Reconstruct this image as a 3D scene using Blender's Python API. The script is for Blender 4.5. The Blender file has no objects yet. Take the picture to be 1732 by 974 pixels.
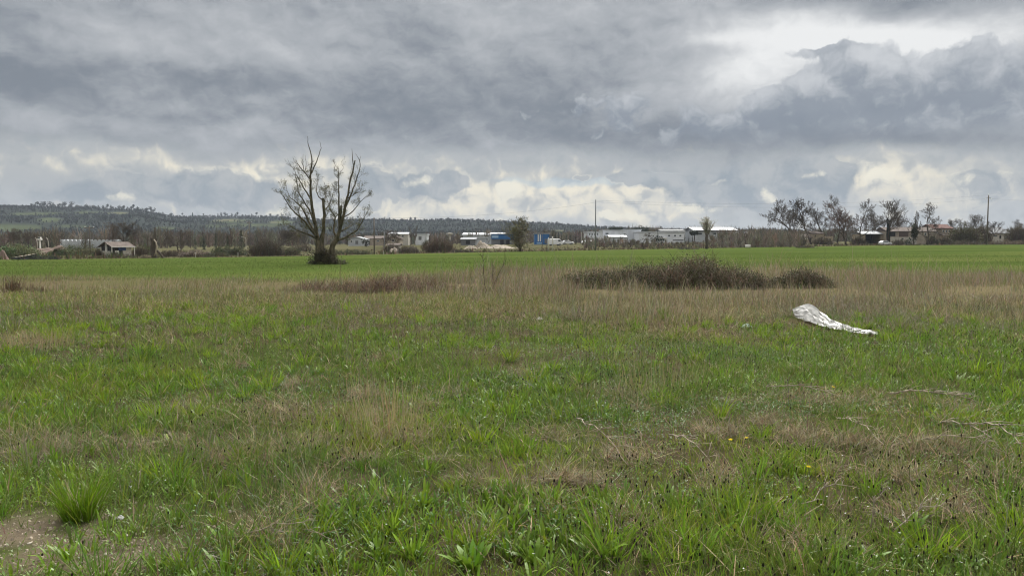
import bpy, math, random
import numpy as np
from mathutils import Vector, Matrix

R = math.radians
SC = bpy.context.scene
COL = SC.collection
random.seed(7)
RNG = np.random.default_rng(11)

# ------------------------------------------------------------------ camera
F = 1260.0                      # focal length in photo pixels (1732 wide)
PITCH = math.atan(79.0 / F)     # camera looks slightly down
CAM = Vector((0.0, 0.0, 1.6))
cam_data = bpy.data.cameras.new("camera")
cam = bpy.data.objects.new("camera", cam_data)
COL.objects.link(cam)
cam.location = CAM
cam.rotation_euler = (R(90) - PITCH, 0, 0)
cam_data.sensor_fit = 'HORIZONTAL'
cam_data.sensor_width = 36.0
cam_data.lens = F / 1732.0 * 36.0
cam_data.clip_start = 0.05
cam_data.clip_end = 30000
SC.camera = cam


def ray(px, py):
    """world direction of a photo pixel, scaled to unit forward distance"""
    u = (px - 866.0) / F
    v = (487.0 - py) / F
    y = math.cos(PITCH) + v * math.sin(PITCH)
    z = -math.sin(PITCH) + v * math.cos(PITCH)
    return Vector((u / y, 1.0, z / y))


def at(px, py, D):
    return CAM + ray(px, py) * D


def azel(px, py):
    d = ray(px, py)
    return (math.degrees(math.atan2(d.x, d.y)),
            math.degrees(math.atan2(d.z, math.hypot(d.x, d.y))))


def lin(r, g, b):
    def c(v):
        v /= 255.0
        return v / 12.92 if v <= 0.04045 else ((v + 0.055) / 1.055) ** 2.4
    return (c(r), c(g), c(b))


# ------------------------------------------------------------------ node maths
class N:
    """tiny expression layer over shader nodes"""
    def __init__(self, nt):
        self.nt = nt

    def new(self, kind, **kw):
        n = self.nt.nodes.new(kind)
        for k, v in kw.items():
            setattr(n, k, v)
        return n

    def put(self, sock, val):
        if isinstance(val, S):
            self.nt.links.new(val.s, sock)
        elif isinstance(val, bpy.types.NodeSocket):
            self.nt.links.new(val, sock)
        else:
            sock.default_value = val

    def math(self, op, a, b=None, c=None, clamp=False):
        n = self.new('ShaderNodeMath', operation=op, use_clamp=clamp)
        self.put(n.inputs[0], a)
        if b is not None: self.put(n.inputs[1], b)
        if c is not None: self.put(n.inputs[2], c)
        return S(self, n.outputs[0])

    def vec(self, op, a, b=None, c=None):
        n = self.new('ShaderNodeVectorMath', operation=op)
        self.put(n.inputs[0], a)
        if b is not None: self.put(n.inputs[1], b)
        if c is not None: self.put(n.inputs[2], c)
        return S(self, n.outputs['Value' if op in ('DOT_PRODUCT', 'LENGTH') else 'Vector'])

    def xyz(self, x, y, z=0.0):
        n = self.new('ShaderNodeCombineXYZ')
        self.put(n.inputs[0], x); self.put(n.inputs[1], y); self.put(n.inputs[2], z)
        return S(self, n.outputs[0])

    def noise(self, vec, scale, detail=4, rough=0.5, dim='2D', color=False, dist=0.0, lac=2.0):
        n = self.new('ShaderNodeTexNoise', noise_dimensions=dim)
        self.put(n.inputs['Vector'], vec)
        n.inputs['Scale'].default_value = scale
        n.inputs['Detail'].default_value = detail
        n.inputs['Roughness'].default_value = rough
        n.inputs['Lacunarity'].default_value = lac
        n.inputs['Distortion'].default_value = dist
        return S(self, n.outputs['Color' if color else 'Fac'])

    def voro(self, vec, scale, detail=2, rough=0.5, dim='2D', smooth=0.6):
        n = self.new('ShaderNodeTexVoronoi', voronoi_dimensions=dim, feature='SMOOTH_F1')
        self.put(n.inputs['Vector'], vec)
        n.inputs['Scale'].default_value = scale
        n.inputs['Detail'].default_value = detail
        n.inputs['Roughness'].default_value = rough
        n.inputs['Smoothness'].default_value = smooth
        return S(self, n.outputs['Distance'])

    def step(self, x, a, b):
        n = self.new('ShaderNodeMapRange', interpolation_type='SMOOTHSTEP')
        self.put(n.inputs[0], x); self.put(n.inputs[1], a); self.put(n.inputs[2], b)
        return S(self, n.outputs[0])

    def mix(self, f, a, b):
        n = self.new('ShaderNodeMix', data_type='RGBA')
        n.clamp_factor = True
        self.put(n.inputs[0], f)
        for sock, v in ((n.inputs[6], a), (n.inputs[7], b)):
            if isinstance(v, tuple) and len(v) == 3: v = (*v, 1.0)
            self.put(sock, v)
        return S(self, n.outputs[2])


class S:
    def __init__(self, g, s): self.g, self.s = g, s
    def __add__(self, o): return self.g.math('ADD', self, o)
    __radd__ = __add__
    def __sub__(self, o): return self.g.math('SUBTRACT', self, o)
    def __rsub__(self, o): return self.g.math('SUBTRACT', o, self)
    def __mul__(self, o): return self.g.math('MULTIPLY', self, o)
    __rmul__ = __mul__
    def __truediv__(self, o): return self.g.math('DIVIDE', self, o)
# ------------------------------------------------------------------ sky and light
SUN_AZ, SUN_EL = 16.0, 38.0         # degrees right of the view direction, above the horizon

world = bpy.data.worlds.new("World")
SC.world = world
world.use_nodes = True


def build_sky(nt):
    nt.nodes.clear()
    g = N(nt)
    tc = g.new('ShaderNodeTexCoord')
    sep = g.new('ShaderNodeSeparateXYZ')
    nt.links.new(tc.outputs['Generated'], sep.inputs[0])
    X, Y, Z = (S(g, o) for o in sep.outputs)
    az = g.math('DEGREES', g.math('ARCTAN2', X, Y))
    el = g.math('DEGREES', g.math('ARCSINE', g.math('MINIMUM', g.math('MAXIMUM', Z, -1.0), 1.0)))
    P = g.xyz(az, el)

    # domain warps, in degrees of sky
    w1 = g.vec('SUBTRACT', g.noise(P, 0.09, 3, 0.5, color=True), (0.5, 0.5, 0.5))
    w2 = g.vec('SUBTRACT', g.noise(P, 0.42, 5, 0.52, color=True), (0.5, 0.5, 0.5))
    PW = g.vec('MULTIPLY_ADD', w1, (6.0, 3.0, 0), P)
    PF = g.vec('MULTIPLY_ADD', w2, (2.0, 1.25, 0), P)          # finely torn edges
    PS = g.vec('MULTIPLY_ADD', w2, (1.0, 0.6, 0), PW)

    def blobs(p, items, start=0.0):
        acc = start
        for px, py, sx, sy, amp in items:
            a, e = azel(px, py)
            k = (F / 57.3)
            ix, iy = k / sx, k / sy
            q = g.vec('MULTIPLY_ADD', p, (ix, iy, 0), (-a * ix, -e * iy, 0))
            d = g.vec('DOT_PRODUCT', q, q)
            acc = g.math('MULTIPLY_ADD', g.math('POWER', math.exp(-0.5), d), amp, acc)
        return acc

    # --- layer 0: the clear-ish air and thin veil low over the horizon
    low = g.mix(g.step(el, 0.2, 4.5), lin(200, 204, 206), lin(180, 184, 186))
    cream = blobs(PS, [(220, 285, 170, 9, .5), (110, 300, 80, 10, .2), (725, 320, 90, 24, .75), (990, 325, 120, 24, 1.0), (860, 330, 80, 26, .6),
                       (1085, 318, 60, 12, .6), (800, 360, 110, 14, .45), (560, 290, 60, 20, .7), (440, 300, 34, 16, 1.0), (330, 275, 160, 10, .3), (640, 345, 60, 14, .6),
                       (210, 338, 34, 14, .8), (1030, 364, 70, 10, .6), (1130, 352, 60, 10, .5),
                       (1500, 290, 50, 20, .7), (1590, 310, 70, 24, .75), (1440, 285, 60, 10, .6), (1560, 345, 70, 14, .45), (520, 355, 90, 10, .35)])
    bill0 = g.noise(PF, 0.50, 6, 0.52)
    vb = g.voro(PF, 0.60, 2.2, 0.5)
    vb2 = g.voro(g.vec('ADD', PF, (0.3, 0.75, 0)), 0.60, 2.2, 0.5)
    puff = (vb2 - vb) * 0.9 + (bill0 - 0.5) * 1.4
    low = g.mix(g.step(cream, 0.0, 1.1) * 0.40, low, lin(238, 232, 216))
    low = g.mix(g.step(cream * 0.66 + puff * 0.75, 0.20, 1.30), low, lin(252, 243, 220))
    low = g.mix(g.step(puff, 0.10, -0.75) * 0.55, low, lin(160, 168, 174))
    # blue seen through the gaps
    sky = g.new('ShaderNodeTexSky', sky_type='NISHITA')
    sky.sun_disc = False
    sky.sun_elevation = R(SUN_EL)
    sky.sun_rotation = R(SUN_AZ)
    sky.air_density = 1.0
    sky.dust_density = 2.0
    nish = g.vec('SCALE', S(g, sky.outputs[0]))
    nish.s.node.inputs['Scale'].default_value = 0.1
    gap = blobs(PF, [(1000, 304, 80, 5, .9), (960, 312, 60, 4, .6), (1120, 300, 24, 7, .7), (860, 305, 40, 5, .4)])
    low = g.mix(g.step(gap + bill0 * 0.5 - 0.2, 0.15, 0.9) * 0.5, low, lin(176, 198, 212))

    # --- layer 1: low cumulus towers, grey against the light, pale rims
    cum = blobs(PF, [(60, 330, 110, 22, .5), (115, 322, 30, 12, .35), (225, 312, 22, 12, .75), (340, 320, 95, 40, .62), (420, 330, 70, 25, .42),
                     (640, 310, 34, 34, .55), (700, 318, 48, 18, .5), (755, 300, 40, 14, .55), (740, 332, 34, 22, .45), (590, 320, 45, 30, .45),
                     (880, 340, 40, 26, .3), (850, 305, 60, 16, .35), (985, 297, 12, 6, .7), (1060, 297, 30, 9, 1.0), (1125, 309, 20, 7, .95),
                     (1240, 320, 75, 36, .85), (1320, 300, 60, 40, .55), (1395, 320, 45, 30, .7), (1190, 330, 40, 14, .5), (1400, 285, 24, 14, .4),
                     (1530, 330, 25, 14, .4), (1690, 320, 60, 30, .6), (1640, 300, 30, 10, .35), (1110, 330, 30, 10, .2), (500, 335, 40, 12, .3)])
    n1 = g.noise(PF, 0.33, 8, 0.58)
    dens = cum + n1 * 1.1 - 0.93
    dens = dens - g.step(el, 8.5, 11.0) * 2.0
    v1 = g.voro(PF, 0.75, 3, 0.6)
    dens = dens - v1 * 0.16
    m1 = g.step(dens, -0.08, 0.24)
    rim = g.step(dens, -0.05, 0.06) * (1.0 - g.step(dens, 0.06, 0.20)) * g.step(cream, 0.05, 0.6)
    n1b = g.noise(g.vec('ADD', PF, (0.9, 1.3, 0)), 0.33, 8, 0.58)
    rel = (n1 - n1b) * 2.2 + 0.5
    ccol = g.mix(g.step(rel, 0.1, 0.95), lin(146, 157, 167), lin(180, 184, 186))
    ccol = g.mix(g.step(el, 3.2, 0.4) * 0.6, ccol, lin(190, 195, 198))
    ccol = g.mix(rim * g.step(rel, 0.35, 0.8) * 0.7, ccol, lin(246, 240, 222))
    c = g.mix(m1 * 0.93, low, ccol)
    # bright sunlit heads
    heads = blobs(PF, [(860, 318, 26, 14, .85), (690, 312, 26, 7, .6), (845, 345, 18, 18, .5), (440, 300, 12, 8, .9), (205, 337, 26, 8, .8),
                       (1170, 352, 40, 9, .8), (1075, 364, 30, 6, .9), (1025, 366, 14, 5, .9), (1300, 330, 10, 14, .75), (1375, 298, 18, 7, .65),
                       (1485, 298, 24, 14, .8), (1590, 305, 40, 14, .55), (1560, 335, 40, 8, .5), (1215, 308, 16, 7, .7), (1715, 292, 16, 8, .5), (720, 300, 26, 6, .4),
                       (850, 378, 8, 8, .7), (470, 360, 20, 10, .7), (740, 368, 50, 8, .4)])
    hd = heads + n1 * 1.0 - v1 * 0.35 - 0.66
    c = g.mix(g.step(hd, -0.05, 0.42) * 0.85, c, lin(252, 246, 226))

    # --- layer 2: the broad stratocumulus sheet
    PL = g.vec('MULTIPLY', PS, (0.5, 1.0, 1.0))
    sh = g.noise(PL, 0.16, 9, 0.55)
    sh2 = g.noise(g.vec('ADD', PL, (0.5, 1.5, 0)), 0.16, 9, 0.55)
    fine = g.noise(g.vec('MULTIPLY', PF, (0.55, 1, 1)), 0.42, 7, 0.6)
    fine2 = g.noise(g.vec('ADD', g.vec('MULTIPLY', PF, (0.55, 1, 1)), (0.25, 0.6, 0)), 0.42, 7, 0.6)
    lum = blobs(PW, [(80, 90, 200, 70, .0), (430, 20, 170, 40, .22), (250, 60, 160, 50, .06), (400, 105, 120, 18, .12), (100, 205, 130, 16, .14), (520, 215, 120, 20, .06), (200, 150, 260, 28, -.10),
                     (640, 165, 230, 24, -.16), (470, 85, 120, 30, .05), (860, 150, 100, 16, .02), (880, 215, 200, 30, -.16),
                     (120, 140, 140, 18, -.06), (800, 20, 60, 50, .12), (740, 50, 90, 20, -.08), (640, 120, 60, 12, .08), (780, 240, 70, 12, .10), (560, 245, 160, 10, .05), (960, 85, 90, 40, .03), (950, 20, 60, 25, .22),
                     (1080, 25, 110, 40, .22), (1180, 30, 70, 36, .2), (1000, 110, 120, 22, -.08),
                     (1270, 125, 130, 30, .40), (1330, 70, 80, 22, .32), (1500, 62, 130, 42, .58), (1540, 95, 70, 26, .65), (1600, 60, 120, 22, .3), (1270, 160, 60, 40, .42), (1440, 75, 60, 14, .25), (1650, 92, 60, 12, .35),
                     (1250, 75, 90, 9, .26), (1360, 28, 70, 9, .34),
                     (1640, 14, 140, 26, -.32), (1520, 10, 60, 16, -.12), (1725, 60, 40, 40, .12), (1090, 165, 80, 22, .16), (1150, 210, 100, 30, -.02), (1250, 240, 150, 24, -.14), (1500, 235, 230, 22, -.14)], 0.24)
    tone = lum + (sh - 0.5) * 0.55 + (sh - sh2) * 0.5 + (fine - 0.5) * 0.16 + (fine - fine2) * 0.45 + 0.06
    PV = g.vec('MULTIPLY', PF, (0.6, 1, 1))
    vs1 = g.voro(PV, 0.36, 3, 0.55)
    vs2 = g.voro(g.vec('ADD', PV, (0.12, 0.7, 0)), 0.36, 3, 0.55)
    tone = tone + (vs2 - vs1) * 0.20
    scol = g.mix(g.step(tone, -0.1, 0.68), lin(124, 132, 142), lin(178, 182, 187))
    scol = g.mix(g.step(tone, 0.50, 1.45), scol, lin(240, 241, 241))
    edge = blobs(P, [(1700, 262, 110, 26, -1.0), (1050, 262, 160, 12, .0), (1500, 268, 90, 14, 1.3), (800, 268, 160, 14, .8), (1200, 280, 110, 20, -.7), (450, 260, 300, 10, .3)])
    sm = el - 6.3 - edge * 0.9 + (fine - 0.5) * 2.2 + (sh - 0.5) * 2.4
    m2 = g.step(sm, -1.0, 1.0)
    c = g.mix(m2, c, scol)

    # --- layer 3: the big dark cumulus bank at upper right with a bumpy top
    big = blobs(PF, [(1420, 150, 55, 50, 1.0), (1395, 170, 60, 40, .5), (1570, 170, 75, 50, .85), (1500, 190, 100, 34, .7), (1690, 160, 70, 70, .85), (1350, 205, 90, 30, .45),
                     (1250, 225, 150, 24, .5), (1050, 170, 120, 22, .3), (1000, 205, 160, 36, .5), (1300, 150, 14, 14, .25), (1640, 225, 110, 26, .6), (1130, 110, 26, 12, .5), (1210, 138, 14, 14, .5), (1390, 88, 40, 6, .5), (75, 240, 32, 9, .62)])
    n3 = g.noise(PF, 0.30, 8, 0.6)
    v3 = g.voro(PF, 0.42, 3, 0.55)
    bd = big + (n3 - 0.5) * 0.75 - v3 * 0.32 - 0.30
    m3 = g.step(bd, 0.0, 0.20)
    n3b = g.noise(g.vec('ADD', PF, (0.5, 1.4, 0)), 0.30, 8, 0.6)
    v3b = g.voro(g.vec('ADD', PF, (0.25, 0.8, 0)), 0.42, 3, 0.55)
    t3 = (n3 - n3b) * 1.2 + (v3b - v3) * 0.55 + g.step(el, 8.0, 13.5) * 0.50 + 0.16 - g.step(bd, 0.1, 0.9) * 0.15
    bcol = g.mix(g.step(t3, -0.1, 0.9), lin(131, 141, 154), lin(196, 200, 205))
    c = g.mix(m3 * 0.80 * g.step(el + (fine - 0.5) * 1.6, 6.2, 8.6), c, bcol)

    def emit(col, strength):
        s = g.new('ShaderNodeVectorMath', operation='SCALE')
        g.put(s.inputs[0], col)
        s.inputs['Scale'].default_value = 10.0 * strength
        bg = g.new('ShaderNodeBackground')
        nt.links.new(s.outputs[0], bg.inputs['Color'])
        bg.inputs['Strength'].default_value = 0.1
        return bg.outputs[0]

    def mixsh(f, a, b):
        m = g.new('ShaderNodeMixShader')
        g.put(m.inputs[0], f)
        nt.links.new(a, m.inputs[1]); nt.links.new(b, m.inputs[2])
        return m.outputs[0]

    # --- overhead and behind the camera: unseen overcast, brightened to light the ground
    veil = g.mix(g.noise(P, 0.05, 3, 0.55), lin(206, 208, 210), lin(255, 252, 244))
    over = g.mix(0.12, veil, nish)
    sd = (math.sin(R(SUN_AZ)) * math.cos(R(52)), math.cos(R(SUN_AZ)) * math.cos(R(52)), math.sin(R(52)))
    ca = g.vec('DOT_PRODUCT', S(g, tc.outputs['Generated']), sd)
    glow = g.math('POWER', g.math('MAXIMUM', ca, 0.0), 22.0)      # bright lobe added above the frame to give directional light
    gk = g.math('MULTIPLY_ADD', glow, GLOW, ZENITH)
    hs = g.new('ShaderNodeVectorMath', operation='SCALE')
    g.put(hs.inputs[0], over); g.put(hs.inputs['Scale'], gk)
    high = emit(S(g, hs.outputs[0]), 1.0)
    rest = mixsh(g.step(el, 14.0, 48.0), emit(veil, 0.62), high)
    aa = g.math('ABSOLUTE', az)
    inside = g.step(aa, 75.0, 55.0) * g.step(el, 46.0, 17.5)
    ground_ = emit(g.xyz(0.16, 0.17, 0.13), 1.0)
    front = mixsh(inside, rest, emit(c, 1.0))
    fin = mixsh(g.step(el, -1.5, -3.0), front, ground_)
    out = g.new('ShaderNodeOutputWorld')
    nt.links.new(fin, out.inputs['Surface'])


ZENITH = 1.7
GLOW = 24.0
build_sky(world.node_tree)
world.cycles.sampling_method = 'MANUAL'
world.cycles.sample_map_resolution = 512

sun_data = bpy.data.lights.new("sun", 'SUN')
sun_data.energy = 1.5
sun_data.angle = R(10)
sun_data.color = (1.0, 0.95, 0.86)
sun = bpy.data.objects.new("sun", sun_data)
COL.objects.link(sun)
_d = Vector((math.sin(R(SUN_AZ)) * math.cos(R(SUN_EL)), math.cos(R(SUN_AZ)) * math.cos(R(SUN_EL)), math.sin(R(SUN_EL))))
sun.rotation_euler = _d.to_track_quat('Z', 'Y').to_euler()

SC.view_settings.view_transform = 'Standard'
SC.view_settings.look = 'None'
SC.view_settings.exposure = 0.0
SC.view_settings.gamma = 1.0
SC.view_settings.use_curve_mapping = False
SC.render.engine = 'CYCLES'
# ------------------------------------------------------------------ smooth value noise in numpy (for laying out plants and soil)
_T = np.random.default_rng(5).random((256, 256))


def vnoise(x, y, s, seed=0):
    x = np.asarray(x, float) / s + seed * 17.31
    y = np.asarray(y, float) / s + seed * 9.77
    xi = np.floor(x).astype(int); yi = np.floor(y).astype(int)
    fx = x - xi; fy = y - yi
    fx = fx * fx * (3 - 2 * fx); fy = fy * fy * (3 - 2 * fy)
    a = _T[xi & 255, yi & 255]; b = _T[(xi + 1) & 255, yi & 255]
    c = _T[xi & 255, (yi + 1) & 255]; d = _T[(xi + 1) & 255, (yi + 1) & 255]
    return (a * (1 - fx) + b * fx) * (1 - fy) + (c * (1 - fx) + d * fx) * fy


def fbm(x, y, s, seed=0, oct=4):
    t = 0; amp = .5; tot = 0
    for i in range(oct):
        t = t + amp * vnoise(x, y, s / 2 ** i, seed + i * 3)
        tot += amp; amp *= .5
    return t / tot


def sstep(a, b, x):
    t = np.clip((np.asarray(x, float) - a) / (b - a), 0, 1)
    return t * t * (3 - 2 * t)


EDGE_PX = [-400, 0, 250, 480, 620, 866, 1000, 1250, 1450, 1732, 2200]
EDGE_D = [104, 110, 118, 128, 140, 162, 178, 205, 238, 250, 262]


def field_edge(x, y):
    px = 866 + F * np.asarray(x, float) / np.maximum(np.asarray(y, float), .1)
    return np.interp(px, EDGE_PX, EDGE_D)


def ground_z(x, y):
    x = np.asarray(x, float); y = np.asarray(y, float)
    xs = 200 * np.tanh(x / 200)
    far = sstep(15, 140, y) * (0.0085 * xs - 0.70)
    near = 0.12 * (fbm(x, y, 3.2, 1) - .5) * sstep(60, 20, np.hypot(x, y)) + 0.30 * (fbm(x, y, 14, 2) - .5) * sstep(90, 30, np.hypot(x, y)) * sstep(2, 8, y)
    e = field_edge(x, y)
    return far + near - 0.02 + 1.0 * sstep(e + 8, e + 95, y)


def gz(x, y):
    return float(ground_z(x, y))


def on_ground(px, py):
    """where the ray of a photo pixel meets the ground"""
    d = ray(px, py)
    y = 3.0
    for _ in range(4000):
        if CAM.z + d.z * y <= gz(d.x * y, y):
            break
        y *= 1.004
    return Vector((d.x * y, y, gz(d.x * y, y)))


def gp(px, D):
    """ground point at forward distance D in the direction of photo column px"""
    d = ray(px, 410)
    return Vector((d.x * D, D, gz(d.x * D, D)))


def size(npx, D):
    return npx / F * D


# ------------------------------------------------------------------ mesh building
class MB:
    def __init__(self):
        self.v = []; self.f = []

    def add(self, vs, fs):
        o = len(self.v)
        self.v.extend([tuple(p) for p in vs])
        self.f.extend([tuple(i + o for i in q) for q in fs])

    def box(self, x0, x1, y0, y1, z0, z1):
        self.add([(x0, y0, z0), (x1, y0, z0), (x1, y1, z0), (x0, y1, z0), (x0, y0, z1), (x1, y0, z1), (x1, y1, z1), (x0, y1, z1)],
                 [(0, 3, 2, 1), (4, 5, 6, 7), (0, 1, 5, 4), (1, 2, 6, 5), (2, 3, 7, 6), (3, 0, 4, 7)])

    def prism(self, poly, y0, y1):
        """polygon in x,z extruded along y"""
        n = len(poly)
        vs = [(x, y0, z) for x, z in poly] + [(x, y1, z) for x, z in poly]
        fs = [tuple(range(n)), tuple(range(2 * n - 1, n - 1, -1))]
        fs += [(i + n, (i + 1) % n + n, (i + 1) % n, i) for i in range(n)]
        self.add(vs, fs)

    def tube(self, pts, rad, n=5, cap=True):
        pts = [Vector(p) for p in pts]
        vs = []; fs = []
        t0 = (pts[1] - pts[0]).normalized()
        ref = Vector((1, 0, 0)) if abs(t0.x) < .8 else Vector((0, 1, 0))
        for i, p in enumerate(pts):
            t = (pts[min(i + 1, len(pts) - 1)] - pts[max(i - 1, 0)])
            t = t.normalized() if t.length > 1e-9 else t0
            a = ref - t * ref.dot(t)
            a = a.normalized() if a.length > 1e-6 else Vector((0, 0, 1)).cross(t).normalized()
            ref = a
            b = t.cross(a)
            r = rad[i] if hasattr(rad, '__len__') else rad
            for k in range(n):
                w = 2 * math.pi * k / n
                vs.append(p + a * (r * math.cos(w)) + b * (r * math.sin(w)))
        for i in range(len(pts) - 1):
            for k in range(n):
                k2 = (k + 1) % n
                fs.append((i * n + k, i * n + k2, (i + 1) * n + k2, (i + 1) * n + k))
        if cap:
            fs.append(tuple(range(n - 1, -1, -1)))
            o = (len(pts) - 1) * n
            fs.append(tuple(range(o, o + n)))
        self.add(vs, fs)

    def lathe(self, prof, n=12, c=(0, 0, 0)):
        vs = []; fs = []
        for r, z in prof:
            for k in range(n):
                w = 2 * math.pi * k / n
                vs.append((c[0] + r * math.cos(w), c[1] + r * math.sin(w), c[2] + z))
        for i in range(len(prof) - 1):
            for k in range(n):
                k2 = (k + 1) % n
                fs.append((i * n + k, i * n + k2, (i + 1) * n + k2, (i + 1) * n + k))
        fs.append(tuple(range(n - 1, -1, -1)))
        o = (len(prof) - 1) * n
        fs.append(tuple(range(o, o + n)))
        self.add(vs, fs)

    def mesh(self, name, mat, smooth=False):
        me = bpy.data.meshes.new(name)
        me.from_pydata(self.v, [], self.f)
        if smooth:
            me.polygons.foreach_set('use_smooth', [True] * len(me.polygons))
        me.materials.append(mat)
        me.update()
        return me

    def build(self, name, mat, parent=None, smooth=False):
        return obj(name, self.mesh(name, mat, smooth), parent)


def obj(name, me, parent=None):
    o = bpy.data.objects.new(name, me)
    COL.objects.link(o)
    if parent is not None:
        o.parent = parent
    return o


def tag(o, label=None, cat=None, group=None, kind=None):
    if label: o['label'] = label
    if cat: o['category'] = cat
    if group: o['group'] = group
    if kind: o['kind'] = kind
    return o


def thing(name, label, cat, loc=(0, 0, 0), rz=0.0, group=None, scale=None):
    o = obj(name, None)
    o.location = loc
    o.rotation_euler = (0, 0, rz)
    if scale: o.scale = scale
    return tag(o, label, cat, group)


def dup(root, loc, rz=0.0, scale=None, label=None, group=None, name=None):
    r = root.copy(); COL.objects.link(r)
    if name: r.name = name
    r.location = loc; r.rotation_euler = (0, 0, rz)
    if scale: r.scale = scale
    if label: r['label'] = label
    if group: r['group'] = group
    for ch in list(root.children):
        c = ch.copy(); COL.objects.link(c); c.parent = r
        for gch in list(ch.children):
            d = gch.copy(); COL.objects.link(d); d.parent = c
    return r


def raw_mesh(name, V, faces_list, mat, color=None, smooth=False):
    """fast mesh from numpy: faces_list = list of (n,k) index arrays"""
    me = bpy.data.meshes.new(name)
    V = np.ascontiguousarray(V, np.float32)
    me.vertices.add(len(V)); me.vertices.foreach_set('co', V.ravel())
    loops = np.concatenate([f.ravel() for f in faces_list]).astype(np.int32)
    tot = np.concatenate([np.full(len(f), f.shape[1], np.int32) for f in faces_list])
    st = np.concatenate([[0], np.cumsum(tot)[:-1]]).astype(np.int32)
    me.loops.add(len(loops)); me.loops.foreach_set('vertex_index', loops)
    me.polygons.add(len(tot)); me.polygons.foreach_set('loop_start', st); me.polygons.foreach_set('loop_total', tot)
    if smooth:
        me.polygons.foreach_set('use_smooth', np.ones(len(tot), bool))
    me.materials.append(mat)
    me.update(calc_edges=True)
    if color is not None:
        a = me.attributes.new('tint', 'FLOAT_COLOR', 'POINT')
        c = np.ones((len(V), 4), np.float32); c[:, :3] = color
        a.data.foreach_set('color', c.ravel())
    return me


# ------------------------------------------------------------------ materials
MATS = {}


def mat(name, color=None, var=0.25, scale=6.0, rough=0.85, bump=0.0, metal=0.0, trans=0.0, attr=False, color2=None, dim='3D', stretch=None, spec=0.3, detail=5, objrand=0.0):
    """a procedural surface: two tones broken up by noise, optional thin-leaf translucency, optional per-vertex species tint"""
    if name in MATS: return MATS[name]
    m = bpy.data.materials.new(name); m.use_nodes = True
    nt = m.node_tree; nt.nodes.clear(); g = N(nt)
    tc = g.new('ShaderNodeTexCoord')
    co = S(g, tc.outputs['Object'])
    if stretch: co = g.vec('MULTIPLY', co, stretch)
    fac = g.noise(co, scale, detail, 0.6, dim='3D')
    if attr:
        at_ = g.new('ShaderNodeAttribute', attribute_name='tint')
        base = S(g, at_.outputs['Color'])
    else:
        base = None
    if base is None:
        c1 = tuple(c * (1 - var) for c in color)
        c2 = color2 or tuple(min(1, c * (1 + var)) for c in color)
        col = g.mix(g.step(fac, 0.3, 0.7), c1, c2)
    else:
        k = g.math('MULTIPLY_ADD', fac, 2 * var, 1 - var)
        sc = g.new('ShaderNodeVectorMath', operation='SCALE')
        g.put(sc.inputs[0], base); g.put(sc.inputs['Scale'], k)
        col = S(g, sc.outputs[0])
    if objrand:
        oi = g.new('ShaderNodeObjectInfo')
        k = g.math('MULTIPLY_ADD', oi.outputs['Random'], 2 * objrand, 1 - objrand)
        sc = g.new('ShaderNodeVectorMath', operation='SCALE')
        g.put(sc.inputs[0], col); g.put(sc.inputs['Scale'], k)
        col = S(g, sc.outputs[0])
    b = g.new('ShaderNodeBsdfPrincipled')
    g.put(b.inputs['Base Color'], col)
    b.inputs['Roughness'].default_value = rough
    b.inputs['Metallic'].default_value = metal
    b.inputs['Specular IOR Level'].default_value = spec
    if bump:
        bn = g.new('ShaderNodeBump')
        bn.inputs['Strength'].default_value = bump
        bn.inputs['Distance'].default_value = 0.05
        g.put(bn.inputs['Height'], fac)
        nt.links.new(bn.outputs[0], b.inputs['Normal'])
    sh = b.outputs[0]
    if trans:
        t = g.new('ShaderNodeBsdfTranslucent')
        g.put(t.inputs['Color'], col)
        mx = g.new('ShaderNodeMixShader'); mx.inputs[0].default_value = trans
        nt.links.new(sh, mx.inputs[1]); nt.links.new(t.outputs[0], mx.inputs[2])
        sh = mx.outputs[0]
    out = g.new('ShaderNodeOutputMaterial')
    nt.links.new(sh, out.inputs['Surface'])
    MATS[name] = m
    return m
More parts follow.
